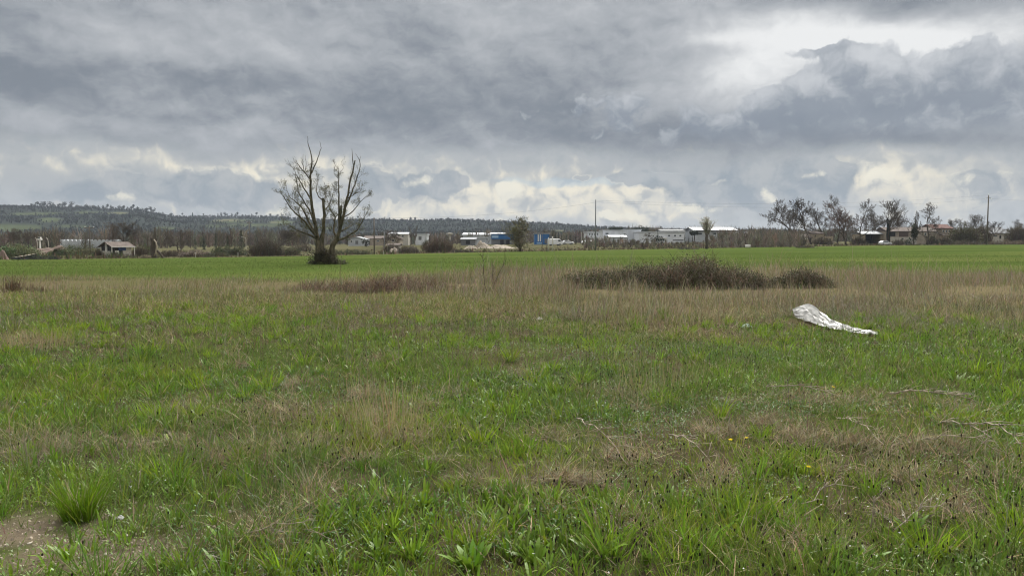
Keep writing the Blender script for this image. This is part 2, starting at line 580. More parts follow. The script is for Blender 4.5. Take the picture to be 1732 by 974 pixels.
# ------------------------------------------------------------------ ground sheet
def build_ground():
    th = np.concatenate([np.linspace(-180, -62, 24, endpoint=False), np.linspace(-62, 62, 340, endpoint=False), np.linspace(62, 180, 24)])
    rr = [0.0]; r = .25
    while r < 7000:
        rr.append(r); r *= 1.021
    rr = np.array(rr); nt_, nr = len(th), len(rr)
    A, Rr = np.meshgrid(np.radians(th), rr)
    x = (Rr * np.sin(A)).ravel(); y = (Rr * np.cos(A)).ravel()
    yy = np.where(y > 0, y, 0.0)
    z = ground_z(x, yy)
    e = field_edge(x, yy)
    d = np.hypot(x, y)
    green = np.array([.060, .086, .021]); thatch = np.array([.066, .055, .032]); soil = np.array([.125, .100, .070]); low = np.array([.048, .062, .018]); rough = np.array([.085, .080, .045])  # thatch is darkened to paint in the shadow gaps between blades
    n1 = fbm(x, y, 2.2, 4); n2 = fbm(x, y, 14, 8); n3 = fbm(x * .25, y, 9, 12)
    k = sstep(.42, .58, n1)[:, None]
    c = low * k + thatch * (1 - k)
    kd = (sstep(16, 26, yy) * (1 - .45 * sstep(1.0, -12.0, x)))[:, None]
    c = c * (1 - kd) + np.array([.13, .108, .06]) * kd
    # bare soil at lower left
    ks = (sstep(1.15, .45, np.hypot((x + 2.25) / 1.1, (y - 4.05) / .62)) * sstep(.40, .56, fbm(x, y, .5, 15)))[:, None]
    c = c * (1 - ks) + soil * ks
    kf = sstep(31, 39, yy + 9 * (n2 - .5) - 4 * sstep(-8, 2, x))[:, None]
    gcol = green * (1 + .60 * (n3[:, None] - .5)) * (1 + .25 * (n2[:, None] - .5))
    gcol = gcol * (1 + np.array([.22, .04, .2]) * sstep(.52, .7, n3)[:, None])
    c = c * (1 - kf) + gcol * kf
    kr = sstep(-1.5, 1.5, yy - e + 3 * (n2 - .5))[:, None]
    c = c * (1 - kr) + rough * (1 + .8 * (n2[:, None] - .5)) * kr
    V = np.stack([x, y, z], 1)
    i = np.arange(nr - 1)[:, None] * nt_ + np.arange(nt_ - 1)[None]
    i = i.ravel()
    f = np.stack([i, i + nt_, i + nt_ + 1, i + 1], 1)
    m = mat('meadow_soil', attr=True, var=.5, scale=9.0, bump=.6, rough=1.0, detail=8, spec=0.0)
    me = raw_mesh('ground', V, [f[:, ::-1] if False else f], m, c, True)
    o = obj('ground', me); tag(o, kind='structure')
    return o


ground = build_ground()


# ------------------------------------------------------------------ strands: blades, leaves, stalks
def strands(x, y, z, length, width, phi, th0, dth, col, T, W, twist=None):
    """ribbons that start at (x,y,z), lean to phi by th0 and bend on by dth; T = stations 0..1, W = width at each"""
    n = len(x)
    T = np.asarray(T, float); W = np.asarray(W, float)
    px_, py_, pz_ = [np.array(a, float) for a in (x, y, z)]
    cp, sp = np.cos(phi), np.sin(phi)
    psi = phi + np.pi / 2 if twist is None else twist
    sx, sy = np.cos(psi), np.sin(psi)
    Vs = []
    for k in range(len(T)):
        if k:
            tm = (T[k] + T[k - 1]) / 2
            a = th0 + dth * tm
            s = length * (T[k] - T[k - 1])
            px_ = px_ + s * np.sin(a) * cp; py_ = py_ + s * np.sin(a) * sp; pz_ = pz_ + s * np.cos(a)
        if W[k] == 0:
            Vs.append(np.stack([px_, py_, pz_], 1)[:, None])
        else:
            w = width * W[k] * .5
            a_ = np.stack([px_ - sx * w, py_ - sy * w, pz_], 1); b_ = np.stack([px_ + sx * w, py_ + sy * w, pz_], 1)
            Vs.append(np.stack([a_, b_], 1))
    V = np.concatenate(Vs, 1)
    nv = V.shape[1]
    quads = []; tris = []
    o = 0
    for k in range(len(T) - 1):
        if W[k + 1] == 0: tris.append((o, o + 1, o + 2))
        elif W[k] == 0: tris.append((o, o + 2, o + 1)); o -= 1
        else: quads.append((o, o + 1, o + 3, o + 2))
        o += 2
    base = (np.arange(n) * nv)[:, None, None]
    Q = (base + np.array(quads)[None]).reshape(-1, 4) if quads else np.zeros((0, 4), int)
    Tr = (base + np.array(tris)[None]).reshape(-1, 3) if tris else np.zeros((0, 3), int)
    C = np.repeat(col, nv, 0)
    return V.reshape(-1, 3), Q, Tr, C


class Bunch:
    """collects strand arrays into one mesh"""
    def __init__(self): self.p = []; self.off = 0

    def add(self, V, Q, T, C):
        self.p.append((V, Q + self.off, T + self.off, C)); self.off += len(V)

    def mesh(self, name, m, smooth=False):
        V = np.concatenate([p[0] for p in self.p]); Q = np.concatenate([p[1] for p in self.p]); T = np.concatenate([p[2] for p in self.p]); C = np.concatenate([p[3] for p in self.p])
        fl = [f for f in (Q, T) if len(f)]
        return raw_mesh(name, V, fl, m, C, smooth)


BLADE_T, BLADE_W = (0, .38, .72, 1), (.8, 1, .62, 0)
LEAF_T, LEAF_W = (0, .3, .62, .85, 1), (.22, .8, 1, .62, 0)


def jit(col, n, v=.18, h=.10):
    c = np.asarray(col, float)
    if c.ndim == 1: c = np.repeat(c[None], n, 0)
    c = c * RNG.normal(1, v, (n, 1)).clip(.5, 1.7)
    return (c * RNG.normal(1, h, (n, 3)).clip(.7, 1.4)).clip(.004, .6)


def fan(n, y0, y1, p=0.0, margin=260):
    u = RNG.random(n)
    if p == 0: y = y0 + (y1 - y0) * u
    else: y = (y0 ** (p + 1) + (y1 ** (p + 1) - y0 ** (p + 1)) * u) ** (1 / (p + 1))
    half = (866 + margin) / F * y + 2.4          # a little wider than the view, so the turf goes on at the sides
    return RNG.uniform(-1, 1, n) * half, y


def pxof(x, y): return 866 + F * x / np.maximum(y, .1)


G_FRESH = np.array([.172, .245, .022]); G_MID = np.array([.106, .168, .026]); G_BLUE = np.array([.070, .145, .040]); G_OLIVE = np.array([.165, .185, .045])
D_TAN = np.array([.40, .33, .19]); D_GREY = np.array([.28, .25, .175]); D_RED = np.array([.205, .148, .092])
m_grass = mat('grass_blade', attr=True, var=.15, scale=3, rough=.55, trans=.45, spec=.2)
m_dry = mat('dry_stalk_fibre', attr=True, var=.18, scale=8, rough=.8, trans=.18, spec=.15)
m_leaf = mat('broad_leaf', attr=True, var=.18, scale=30, rough=.45, trans=.32, spec=.4)


def soilmask(x, y):
    a = sstep(1.25, .6, np.hypot((x + 2.25) / 1.1, (y - 4.05) / .62)) * (.52 + .40 * sstep(.42, .56, fbm(x, y, .4, 15)))
    b = sstep(.60, .68, fbm(x, y, .9, 37)) * sstep(8, 5, y) * .55
    return np.maximum(a, b)


SHEET_LO = [(1346, 541), (1358, 544), (1368, 548), (1380, 552), (1392, 556), (1402, 558), (1411, 560), (1424, 562), (1440, 566), (1456, 568), (1470, 569), (1484, 570)]
SHEET_D = [on_ground(*p).y for p in SHEET_LO]


def sheet_zone(x, y):
    """flattened grass under the plastic sheet and just in front of it"""
    px = pxof(x, y); g = np.interp(px, [p[0] for p in SHEET_LO], SHEET_D)
    return (px > 1334) & (px < 1490) & (y > g - 1.5) & (y < g + .4) & (RNG.random(len(px)) < np.where(y > g - .5, 1, .82))


def build_meadow():
    green = Bunch(); dry = Bunch()
    # ---- near and middle meadow
    for (n, y0, y1, p, wpx) in ((265000, 2.4, 9.5, 0.15, 1.0), (215000, 9, 22, 0.1, 1.0)):
        x, y = fan(n, y0, y1, p)
        # gather part of the blades into tussocks
        m = RNG.random(n) < .45
        nc = int(n / 95)
        cx, cy = fan(nc, y0, y1, p)
        ci = RNG.integers(0, nc, n)
        rad = RNG.gamma(2, .032, n) * (1 + .02 * y)
        an = RNG.uniform(0, 2 * np.pi, n)
        x = np.where(m, cx[ci] + rad * np.cos(an), x); y = np.where(m, cy[ci] + rad * np.sin(an), y)
        keep = (RNG.random(n) > soilmask(x, y)) & (y > 2.4) & ~sheet_zone(x, y)
        x, y, m, an, ci = x[keep], y[keep], m[keep], an[keep], ci[keep]; n = len(x)
        big = fbm(x, y, 3.4, 40); mid = fbm(x, y, .9, 44); pt = fbm(x, y, 1.8, 47); dr = fbm(x, y, 1.5, 52)
        far = sstep(8, 17, y)
        pg = .84 - .40 * far - .42 * sstep(12.0, 16.5, y) * sstep(760, 1050, pxof(x, y)) * (.5 + sstep(.4, .6, fbm(x, y, 2.0, 57))) - .16 * sstep(.52, .68, dr) + .12 * sstep(.5, .62, big) + .12 * sstep(.5, -.5, far)
        isg = RNG.random(n) < pg.clip(.06, .94)
        tus = np.where(m, RNG.random(nc)[ci], .5)
        h = (.058 + .062 * sstep(.35, .7, mid) + .06 * far) * RNG.gamma(6, 1 / 6., n) * np.where(m, .75 + 1.0 * tus ** 2, .85)
        h = np.where(isg, h, h * 1.25)
        w = RNG.uniform(.0022, .0052, n) * (1 + .06 * y)
        phi = np.where(m & (RNG.random(n) < .7), an, RNG.uniform(0, 2 * np.pi, n))
        th0 = np.abs(RNG.normal(.22, .2, n)); dth = RNG.gamma(2, .35, n)
        flat = (~isg) & (RNG.random(n) < .6)
        th0 = np.where(flat, RNG.uniform(.9, 1.5, n), th0); dth = np.where(flat, RNG.normal(.15, .2, n), dth)
        mix1 = sstep(.35, .65, pt)[:, None]
        gc = G_FRESH * mix1 + G_MID * (1 - mix1)
        tcol = np.where(m, RNG.normal(1, .22, nc).clip(.55, 1.6)[ci], 1.0)[:, None]
        gc = gc * tcol * np.where(m, RNG.normal(1, .12, nc)[ci], 1)[:, None] ** np.array([[1.0, 0, 0]])
        kb = (sstep(.5, .66, fbm(x, y, 2.6, 61)) * .5 * (.5 + RNG.random(n)))[:, None]
        gc = gc * (1 - kb) + G_BLUE * kb
        ko = (.15 + .5 * far * RNG.random(n))[:, None]
        gc = gc * (1 - ko) + G_OLIVE * ko
        sel = RNG.random(n)[:, None]
        kg = sstep(.42, .6, fbm(x, y, 2.2, 66))[:, None]
        dc = D_TAN * (1 - kg) + D_GREY * kg
        dc = np.where(sel < .18, D_RED, dc) * .82
        z = ground_z(x, y) - .006
        z = z + np.where(flat, RNG.uniform(.0, .07, n), 0)
        for s, bunch, c in ((isg, green, gc), (~isg, dry, dc)):
            k = int(s.sum())
            bunch.add(*strands(x[s], y[s], z[s], h[s], w[s], phi[s], th0[s], dth[s], jit(c[s], k, .26), BLADE_T, BLADE_W, RNG.uniform(0, np.pi, k)))
    # ---- coarse fresh tufts standing out of the turf
    nt_ = 1150
    cx, cy = fan(nt_, 2.9, 17, .1)
    kp = (RNG.random(nt_) < .25 + .75 * sstep(.42, .6, fbm(cx, cy, 2.4, 160))) & (soilmask(cx, cy) < .3) & ~sheet_zone(cx, cy)
    cx, cy = cx[kp], cy[kp]; nt_ = len(cx); per = 75
    X = np.repeat(cx, per); Y = np.repeat(cy, per); n = len(X)
    R_ = np.repeat(RNG.uniform(.04, .11, nt_), per); rr = R_ * np.sqrt(RNG.random(n)); an = RNG.uniform(0, 6.283, n)
    X = X + rr * np.cos(an) * 1.3; Y = Y + rr * np.sin(an)
    hh = np.repeat(RNG.uniform(.09, .20, nt_), per) * RNG.gamma(9, 1 / 9., n)
    tint = np.repeat(RNG.random(nt_), per)[:, None]
    c = np.array([.205, .300, .018]) * tint + np.array([.105, .200, .024]) * (1 - tint)
    c[RNG.random(n) < .08] = D_TAN * .8
    green.add(*strands(X, Y, ground_z(X, Y) - .005, hh, RNG.uniform(.0035, .0075, n) * (1 + .045 * Y), an + RNG.normal(0, .5, n), rr / R_ * .35 + np.abs(RNG.normal(0, .12, n)), RNG.gamma(2, .32, n), jit(c, n, .2, .07), BLADE_T, BLADE_W, RNG.uniform(0, np.pi, n)))
    # ---- band of taller dry grass in front of the crop field
    n = 190000
    x, y = fan(n, 14, 41, -.2)
    px = pxof(x, y)
    right = sstep(420, 900, px)
    dens = .30 + .50 * right
    clump = fbm(x, y, 2.4, 70)
    far_lim = 33.0 + 5.5 * right + 7 * (fbm(x, y, 6, 77) - .5)
    keep = (RNG.random(n) < dens * (.12 + 1.25 * sstep(.36, .66, clump)) * np.maximum(sstep(18, 20, y), .5 * sstep(760, 1050, px) * sstep(14, 16.5, y))) & (y < far_lim) & ~sheet_zone(x, y)
    x, y, px, right, clump = [a[keep] for a in (x, y, px, right, clump)]; n = len(x)
    h = RNG.gamma(5, 1 / 5., n) * (.16 + .24 * sstep(.35, .7, clump)) * (.6 + .5 * right) * (.8 + .2 * sstep(19, 27, y))
    h = h * np.where(RNG.random(n) < .04, 1.9, 1.0)
    kr = (sstep(.42, .60, fbm(x, y, 3.0, 80)) * (1 - .55 * sstep(900, 1250, px)) * sstep(20, 24, y))[:, None]
    c = np.array([.36, .305, .21]) * (1 - kr) + np.array([.235, .180, .145]) * kr
    c = np.where(RNG.random(n)[:, None] < .25, D_GREY * .8, c)
    gsel = RNG.random(n) < (.55 - .25 * right)
    c = np.where(gsel[:, None], G_OLIVE * .85 + .02, c)
    th0 = np.abs(RNG.normal(.14, .16, n)); dth = RNG.gamma(2, .22, n)
    phi = RNG.uniform(0, 2 * np.pi, n) * .5 + np.where(RNG.random(n) < .5, -.6, .3)
    dry.add(*strands(x, y, ground_z(x, y) - .01, h, RNG.uniform(.005, .011, n) * (y / 22), phi, th0, dth, jit(c, n), BLADE_T, BLADE_W, RNG.uniform(-.5, .5, n)))
    # ---- short crop in the far field, thinning out with distance
    n = 120000
    x, y = fan(n, 31, 125, -.5, 120)
    e = field_edge(x, y)
    keep = (y < e - 2) & (RNG.random(n) < sstep(128, 50, y)) & (RNG.random(n) < .6 + .4 * sstep(.4, .6, fbm(x * .3, y, 5, 90)))
    x, y = x[keep], y[keep]; n = len(x)
    k = sstep(.4, .62, fbm(x * .3, y, 7, 93))[:, None]
    c = np.array([.054, .082, .017]) * (1 - k) + np.array([.068, .092, .023]) * k
    c = np.where(RNG.random(n)[:, None] < .06, D_TAN * .6, c)
    h = RNG.gamma(5, .2, n) * .07 * (1 + 1.2 * (RNG.random(n) < .03))
    green.add(*strands(x, y, ground_z(x, y) - .01, h, .012 * (y / 40), RNG.uniform(0, 6.28, n), np.abs(RNG.normal(.3, .3, n)), RNG.gamma(2, .3, n), jit(c, n, .10, .05), (0, .5, 1), (1, 1, 0), RNG.uniform(-.6, .6, n)))
    o = obj('grass', green.mesh('grass', m_grass)); tag(o, 'green grass blades covering the meadow and the crop field', 'grass', kind='stuff')

    # ---- straw lying in mats where the photo shows dead patches
    spots = [(490, 705, .55, .9), (440, 775, .35, .8), (520, 755, .3, .6), (1440, 755, .26, 1.3), (1590, 762, .30, 1.3), (1370, 678, .5, .5), (1530, 683, .5, .5), (1060, 778, .22, .8), (100, 765, .45, .7),
             (60, 580, .8, .7), (1060, 675, .4, .6), (1640, 700, .3, .4), (1360, 930, .22, .8), (1080, 900, .2, .6), (930, 740, .3, .4), (20, 745, .3, .6), (1210, 735, .3, .5), (700, 735, .35, .4), (300, 760, .4, .5), (1640, 770, .35, .7), (480, 925, .25, .5)]
    qr = random.Random(12)
    for _ in range(75):
        sx, sy = qr.uniform(-60, 1790), 600 + 330 * qr.random() ** .9
        if not (sx < 450 and sy > 830): spots.append((sx, sy, qr.uniform(.06, .20), qr.uniform(.4, 1.0)))
    for (qx, qy, r, amt) in spots:
        c0 = on_ground(qx, qy)
        n = int(1700 * amt * (r / .4) ** 1.2)
        rr = r * RNG.gamma(2.2, .26, n); an = RNG.uniform(0, 6.283, n)
        x = c0.x + rr * np.cos(an) * 1.4 + .15 * r * np.sin(an * 3); y = c0.y + rr * np.sin(an)
        main = RNG.uniform(0, 3.14)
        phi = main + RNG.normal(0, .7, n) + np.where(RNG.random(n) < .5, 0, np.pi) + 2.0 * (fbm(x, y, .25, 150) - .5)
        u = RNG.random(n)[:, None]
        dc = np.where(u < .45, D_TAN * .8, np.where(u < .75, D_GREY * .9, D_RED))
        th = np.where(RNG.random(n) < .35, RNG.uniform(.3, 1.0, n), RNG.uniform(1.1, 1.55, n))
        dry.add(*strands(x, y, ground_z(x, y) + RNG.uniform(.0, .07, n) * RNG.random(n), RNG.gamma(4, .035, n), RNG.uniform(.0016, .0036, n) * (1 + .05 * c0.y), phi, th, RNG.normal(.45, .5, n), jit(dc, n, .28), BLADE_T, (1, 1, .8, 0), RNG.uniform(0, 3.14, n)))
    # ---- dead forbs: thin grey branching stalks in the middle distance
    n = 4600
    x, y = fan(n, 6.5, 24, .1)
    keep = RNG.random(n) < sstep(.42, .6, fbm(x, y, 3.0, 101)) * sstep(5, 11, y)
    x, y = x[keep], y[keep]; n = len(x)
    H = RNG.uniform(.18, .52, n); ph = RNG.uniform(0, 6.283, n)
    c = jit(np.where(RNG.random(n)[:, None] < .35, D_RED * .8, D_GREY * .72), n, .2)
    lean = np.abs(RNG.normal(.15, .2, n)); z = ground_z(x, y)
    wd = .0035 * (1 + .06 * y)
    dry.add(*strands(x, y, z, H, wd, ph, lean, .1 * H, c, (0, .5, 1), (1, .8, 0), RNG.uniform(0, 3.14, n)))
    for q in range(9):
        t = RNG.uniform(.25, .95, n)
        bx = x + H * t * np.sin(lean) * np.cos(ph); by = y + H * t * np.sin(lean) * np.sin(ph); bz = z + H * t * np.cos(lean)
        dry.add(*strands(bx, by, bz, H * RNG.uniform(.15, .5, n), wd * .75, RNG.uniform(0, 6.283, n), RNG.uniform(.3, 1.1, n), -RNG.uniform(0, .6, n), c, (0, .5, 1), (1, .8, 0), RNG.uniform(0, 3.14, n)))
    o = obj('dry_grass', dry.mesh('dry_grass', m_dry)); tag(o, 'dead tan and grey grass stalks among the green', 'dry grass', kind='stuff')

    # ---- ribwort plantain: rosettes of broad upright leaves
    leaf = Bunch()
    nr = 15500
    x, y = fan(nr, 2.4, 15, -.35)
    px = pxof(x, y)
    f = fbm(x, y, 1.7, 110)
    keep = (RNG.random(nr) < sstep(.38, .56, f) * (.4 + .6 * sstep(350, 700, px))) & (RNG.random(nr) > soilmask(x, y) * 1.1)
    x, y = x[keep], y[keep]; nr = len(x)
    per = 8
    X = np.repeat(x, per); Y = np.repeat(y, per); n = len(X)
    an = RNG.uniform(0, 6.283, n); sz = np.repeat(RNG.uniform(.7, 1.25, nr), per)
    X = X + .025 * np.cos(an); Y = Y + .025 * np.sin(an)
    kk = np.repeat(RNG.random(nr), per)[:, None]
    c = np.array([.175, .275, .016]) * kk + np.array([.088, .165, .020]) * (1 - kk)
    leaf.add(*strands(X, Y, ground_z(X, Y), RNG.uniform(.065, .135, n) * sz, RNG.uniform(.008, .0155, n) * sz, an, np.abs(RNG.normal(.3, .2, n)), RNG.uniform(.1, 1.0, n), jit(c, n, .16, .06), LEAF_T, LEAF_W))
    # a few docks with wide leaves
    for (qx, qy, s) in ((845, 900, 1.0), (1010, 945, 1.1), (720, 860, .8), (1330, 905, .7), (905, 955, .9), (800, 965, 1.1), (930, 900, .7), (1540, 900, .8), (1170, 800, .7), (1620, 650, 1.2), (300, 880, .6), (380, 915, .8), (560, 960, .9), (650, 950, .8), (1700, 880, .8), (1250, 870, .6), (1460, 960, .9)):
        c0 = on_ground(qx, qy); n = 16
        an = RNG.uniform(0, 6.283, n)
        leaf.add(*strands(c0.x + .03 * np.cos(an), c0.y + .03 * np.sin(an), np.full(n, c0.z), RNG.uniform(.08, .17, n) * s, RNG.uniform(.018, .034, n) * s, an, RNG.uniform(.2, .7, n), RNG.uniform(.2, .9, n), jit((.125, .215, .016), n, .14, .06), LEAF_T, LEAF_W))
    # clover, vetch and yarrow patches: masses of small leaflets near the soil
    n = 235000
    x, y = fan(n, 2.4, 12, -.2)
    f = fbm(x, y, 1.3, 120)
    keep = (RNG.random(n) < sstep(.44, .58, f)) & (RNG.random(n) > soilmask(x, y))
    x, y = x[keep], y[keep]; n = len(x)
    kk = sstep(.4, .6, fbm(x, y, 1.9, 124))[:, None]
    c = np.array([.070, .155, .035]) * kk + np.array([.14, .21, .040]) * (1 - kk)
    leaf.add(*strands(x, y, ground_z(x, y) + RNG.uniform(.005, .085, n), RNG.uniform(.010, .026, n), RNG.uniform(.005, .012, n), RNG.uniform(0, 6.283, n), RNG.uniform(.4, 1.6, n), RNG.normal(0, .3, n), jit(c, n, .2, .06), (0, .5, 1), (.5, 1, 0)))
    o = obj('broad_leaved_weeds', leaf.mesh('broad_leaved_weeds', m_leaf)); tag(o, 'plantain, dock and clover leaves growing low in the grass', 'weeds', kind='stuff')

    # ---- dark plantain flower heads on thin stalks
    n = 13000
    x, y = fan(n, 2.7, 19, 0)
    px = pxof(x, y)
    keep = RNG.random(n) < (.15 + .85 * sstep(.42, .58, fbm(x, y, 2.0, 130))) * (.5 + .5 * sstep(300, 800, px)) * (1 - soilmask(x, y))
    x, y = x[keep], y[keep]; n = len(x)
    H = RNG.uniform(.13, .27, n); ph = RNG.uniform(0, 6.283, n); le = np.abs(RNG.normal(.1, .12, n)); z = ground_z(x, y)
    st = Bunch()
    st.add(*strands(x, y, z, H, .0022 * (1 + .06 * y), ph, le, 0 * H, jit((.10, .125, .045), n), (0, .5, 1), (1, 1, .7), RNG.uniform(0, 3.14, n)))
    tx = x + H * np.sin(le) * np.cos(ph); ty = y + H * np.sin(le) * np.sin(ph); tz = z + H * np.cos(le) - .004
    L = RNG.uniform(.012, .026, n); wv = RNG.uniform(.0065, .0095, n) * (1 + .02 * y)
    dk = jit((.028, .023, .018), n, .3)
    for tw in (0, 1.57):
        st.add(*strands(tx, ty, tz, L, wv, ph, le, 0 * L, dk, (0, .25, .7, 1), (.4, 1, .9, 0), np.full(n, tw) + ph))
    o = obj('plantain_flower_heads', st.mesh('plantain_flower_heads', m_dry)); tag(o, 'small dark plantain flower heads on thin stalks in the grass', 'flower heads', kind='stuff')

    # ---- small white flowers and seed puffs
    fl = Bunch()
    n = 1200
    x, y = fan(n, 3.0, 14, -.2)
    keep = RNG.random(n) < .15 + sstep(.5, .62, fbm(x, y, 1.6, 140))
    x, y = x[keep], y[keep]; n = len(x)
    H = RNG.uniform(.08, .2, n); z = ground_z(x, y)
    fl.add(*strands(x, y, z, H, .002 * (1 + .05 * y), RNG.uniform(0, 6.28, n), np.full(n, .1), 0 * H, jit((.1, .13, .05), n), (0, .5, 1), (1, 1, .7)))
    for q in range(4):
        fl.add(*strands(x, y, z + H, np.full(n, .008), .005 + 0 * H, RNG.uniform(0, 6.28, n), RNG.uniform(.8, 1.5, n), 0 * H, jit((.62, .60, .55), n, .1, .03), (0, .6, 1), (.6, 1, 0)))
    o = obj('white_flowers', fl.mesh('white_flowers', m_dry)); tag(o, 'tiny white wild flowers scattered through the grass', 'white flowers', kind='stuff')

    # ---- crumbs and small stones on the bare patch
    st = MB(); r = random.Random(3)
    for _ in range(2600):
        x = -2.25 + r.gauss(0, .75); y = 4.0 + r.gauss(0, .38)
        s = .003 + .011 * r.random() ** 4
        a = r.random() * 3; z = gz(x, y)
        pts = [(x + s * math.cos(a + k * 1.257) * r.uniform(.7, 1.2), y + s * math.sin(a + k * 1.257) * r.uniform(.7, 1.2), z - .002) for k in range(5)]
        top = [(p[0] * .5 + x * .5, p[1] * .5 + y * .5, z + s * r.uniform(.5, .9)) for p in pts]
        st.add(pts + top, [(k, (k + 1) % 5, 5 + (k + 1) % 5, 5 + k) for k in range(5)] + [(5, 6, 7, 8, 9)])
    o = st.build('gravel', mat('pale_gravel', (.30, .25, .19), var=.55, scale=40)); tag(o, 'pale gravel crumbs on the bare soil', 'gravel', kind='stuff')


build_meadow()
# ------------------------------------------------------------------ woody plants
def leaf_quads(P, size, col, aspect=.6, flat=None):
    """one small randomly turned rhombus per point"""
    n = len(P)
    a = RNG.normal(size=(n, 3)); a /= np.linalg.norm(a, axis=1, keepdims=True)
    if flat is not None: a[:, 2] *= flat
    b = np.cross(a, RNG.normal(size=(n, 3))); b /= np.maximum(np.linalg.norm(b, axis=1, keepdims=True), 1e-6)
    s = (np.asarray(size) * np.ones(n))[:, None] * .5
    V = np.stack([P - a * s, P - b * s * aspect, P + a * s, P + b * s * aspect], 1).reshape(-1, 3)
    Q = np.arange(4 * n).reshape(n, 4)
    return V, Q, np.zeros((0, 3), int), np.repeat(col, 4, 0)


m_bark = mat('bark', (.075, .062, .048), var=.4, scale=6, stretch=(1, 1, .25), bump=.5, rough=.95)
m_bark_pale = mat('pale_bark', (.17, .15, .12), var=.35, scale=5, stretch=(1, 1, .25), bump=.4, rough=.95)
m_bark_moss = mat('mossy_bark', (.070, .068, .040), var=.45, scale=5, color2=(.15, .125, .085), stretch=(1, 1, .3), bump=.5, rough=.95)
m_twig = mat('twig_bark', (.085, .070, .055), var=.3, scale=4, rough=.95, objrand=.2)
m_twig_red = mat('reddish_twig', (.115, .068, .050), var=.3, scale=4, rough=.95)
m_fol = mat('foliage', attr=True, var=.2, scale=2, rough=.6, trans=.25, spec=.2, objrand=.12)
m_scrub = mat('scrub', attr=True, var=.2, scale=3, rough=.85, trans=.12, spec=.1)


def spread(d, ang, rng):
    a = d.orthogonal().normalized()
    a.rotate(Matrix.Rotation(rng.uniform(0, 2 * math.pi), 3, d))
    return (d * math.cos(ang) + a * math.sin(ang)).normalized()


def bare_tree(seed, H=1.0, tr=.02, fork=.28, lean=(0, 0), levels=4, kids=(6, 5, 5, 4), ang=(.55, .6, .6, .6), ratio=(.55, .62, .6, .55), up=.18, twig=.0022, wob=.22, leader=True):
    """a leafless tree of unit-like height: returns (trunk and limbs, twigs)"""
    rng = random.Random(seed); big = MB(); small = MB()

    def branch(p, d, L, r, lv):
        ns = 5 if lv == 0 else 4 if lv < 3 else 3
        pts = [p]; rad = [r]
        q = p.copy(); dd = d.copy()
        for i in range(ns):
            dd = (dd + Vector((rng.gauss(0, wob), rng.gauss(0, wob), rng.gauss(0, wob) * .6 + up * (.3 if lv == 0 else 1)))).normalized()
            q = q + dd * (L / ns)
            pts.append(q.copy()); rad.append(max(twig * .6, r * (1 - .72 * (i + 1) / ns)))
        (big if lv < 2 else small).tube(pts, rad, 7 if lv == 0 else 5 if lv == 1 else 3, cap=lv < 2)
        if lv >= levels: return
        n = kids[lv]
        for k in range(n):
            t = (fork if lv == 0 else .22) + (1 - (fork if lv == 0 else .22)) * (k + rng.random() * .8) / n
            t = min(t, .99) * ns
            i = min(int(t), ns - 1); f = t - i
            pp = pts[i].lerp(pts[i + 1], f)
            dl = (pts[i + 1] - pts[i]).normalized()
            a = ang[lv] * rng.uniform(.6, 1.5)
            Lk = L * ratio[lv] * rng.uniform(.7, 1.2) * (1.15 - .45 * t / ns)
            rk = max(twig, (rad[i] * (1 - f) + rad[i + 1] * f) * rng.uniform(.5, .75))
            branch(pp, spread(dl, a, rng), Lk, rk, lv + 1)
    d0 = Vector((lean[0], lean[1], 1)).normalized()
    branch(Vector((0, 0, -.02 * H)), d0, H * .72, tr * H, 0)
    zs = max(p[2] for p in small.v)
    k = H / zs
    big.v = [(x * k, y * k, z * k) for x, y, z in big.v]; small.v = [(x * k, y * k, z * k) for x, y, z in small.v]
    return big, small


TREE_LIB = {}
TREE_W = {}


def tree_proto(key, bark, twigm, **kw):
    if key not in TREE_LIB:
        b, s = bare_tree(**kw)
        xs = [p[0] for p in s.v]; ys = [p[1] for p in s.v]
        xs.sort(); ys.sort(); k = len(xs) // 60
        TREE_W[key] = max(xs[-k] - xs[k], ys[-k] - ys[k])
        TREE_LIB[key] = (b.mesh('trunk', bark, True), s.mesh('crown', twigm))
    return TREE_LIB[key]


def put_tree(key, name, label, cat, px, D, py_top, rz=0.0, wide=40, group=None, sink=0.0, py_base=None):
    """a tree whose top shows at photo row py_top when it stands at distance D"""
    tm, cm = TREE_LIB[key]
    b = gp(px, D)
    h = at(px, py_top, D).z - b.z
    w = size(wide, D) / TREE_W[key]
    t = thing(name, label, cat, b, rz, group, scale=(w, w, h))
    obj('trunk', tm, t); obj('crown', cm, t)
    return t


# unit-height prototypes, twigs thick enough to carry the mass of the many finer ones
tree_proto('plane', m_bark, m_twig, seed=3, tr=.022, fork=.36, levels=5, kids=(8, 6, 5, 4, 4), up=.06, twig=.0023, wob=.24, ang=(.85, .75, .7, .7, .7), ratio=(.62, .62, .6, .55, .5), lean=(.08, 0))
tree_proto('tall', m_bark, m_twig, seed=8, tr=.020, fork=.34, levels=5, kids=(10, 6, 5, 4, 3), up=.10, twig=.0022, wob=.2, ang=(.7, .65, .65, .65, .6), ratio=(.46, .6, .6, .55, .5))
tree_proto('oak', m_bark, m_twig, seed=14, tr=.024, fork=.26, levels=5, kids=(8, 5, 5, 4, 3), up=.08, twig=.0023, wob=.22, ang=(.9, .75, .7, .65, .6), ratio=(.62, .6, .6, .55, .5))
tree_proto('multi', m_bark, m_twig_red, seed=21, tr=.020, fork=.10, levels=5, kids=(9, 6, 5, 4, 3), up=.16, twig=.0018, wob=.18, ang=(.65, .6, .6, .6, .6), ratio=(.70, .58, .58, .5, .5))
tree_proto('vase', m_bark, m_twig, seed=33, tr=.022, fork=.42, levels=5, kids=(11, 6, 5, 4, 3), up=.08, twig=.0021, wob=.13, ang=(.75, .55, .55, .55, .5), ratio=(.60, .62, .6, .55, .5))
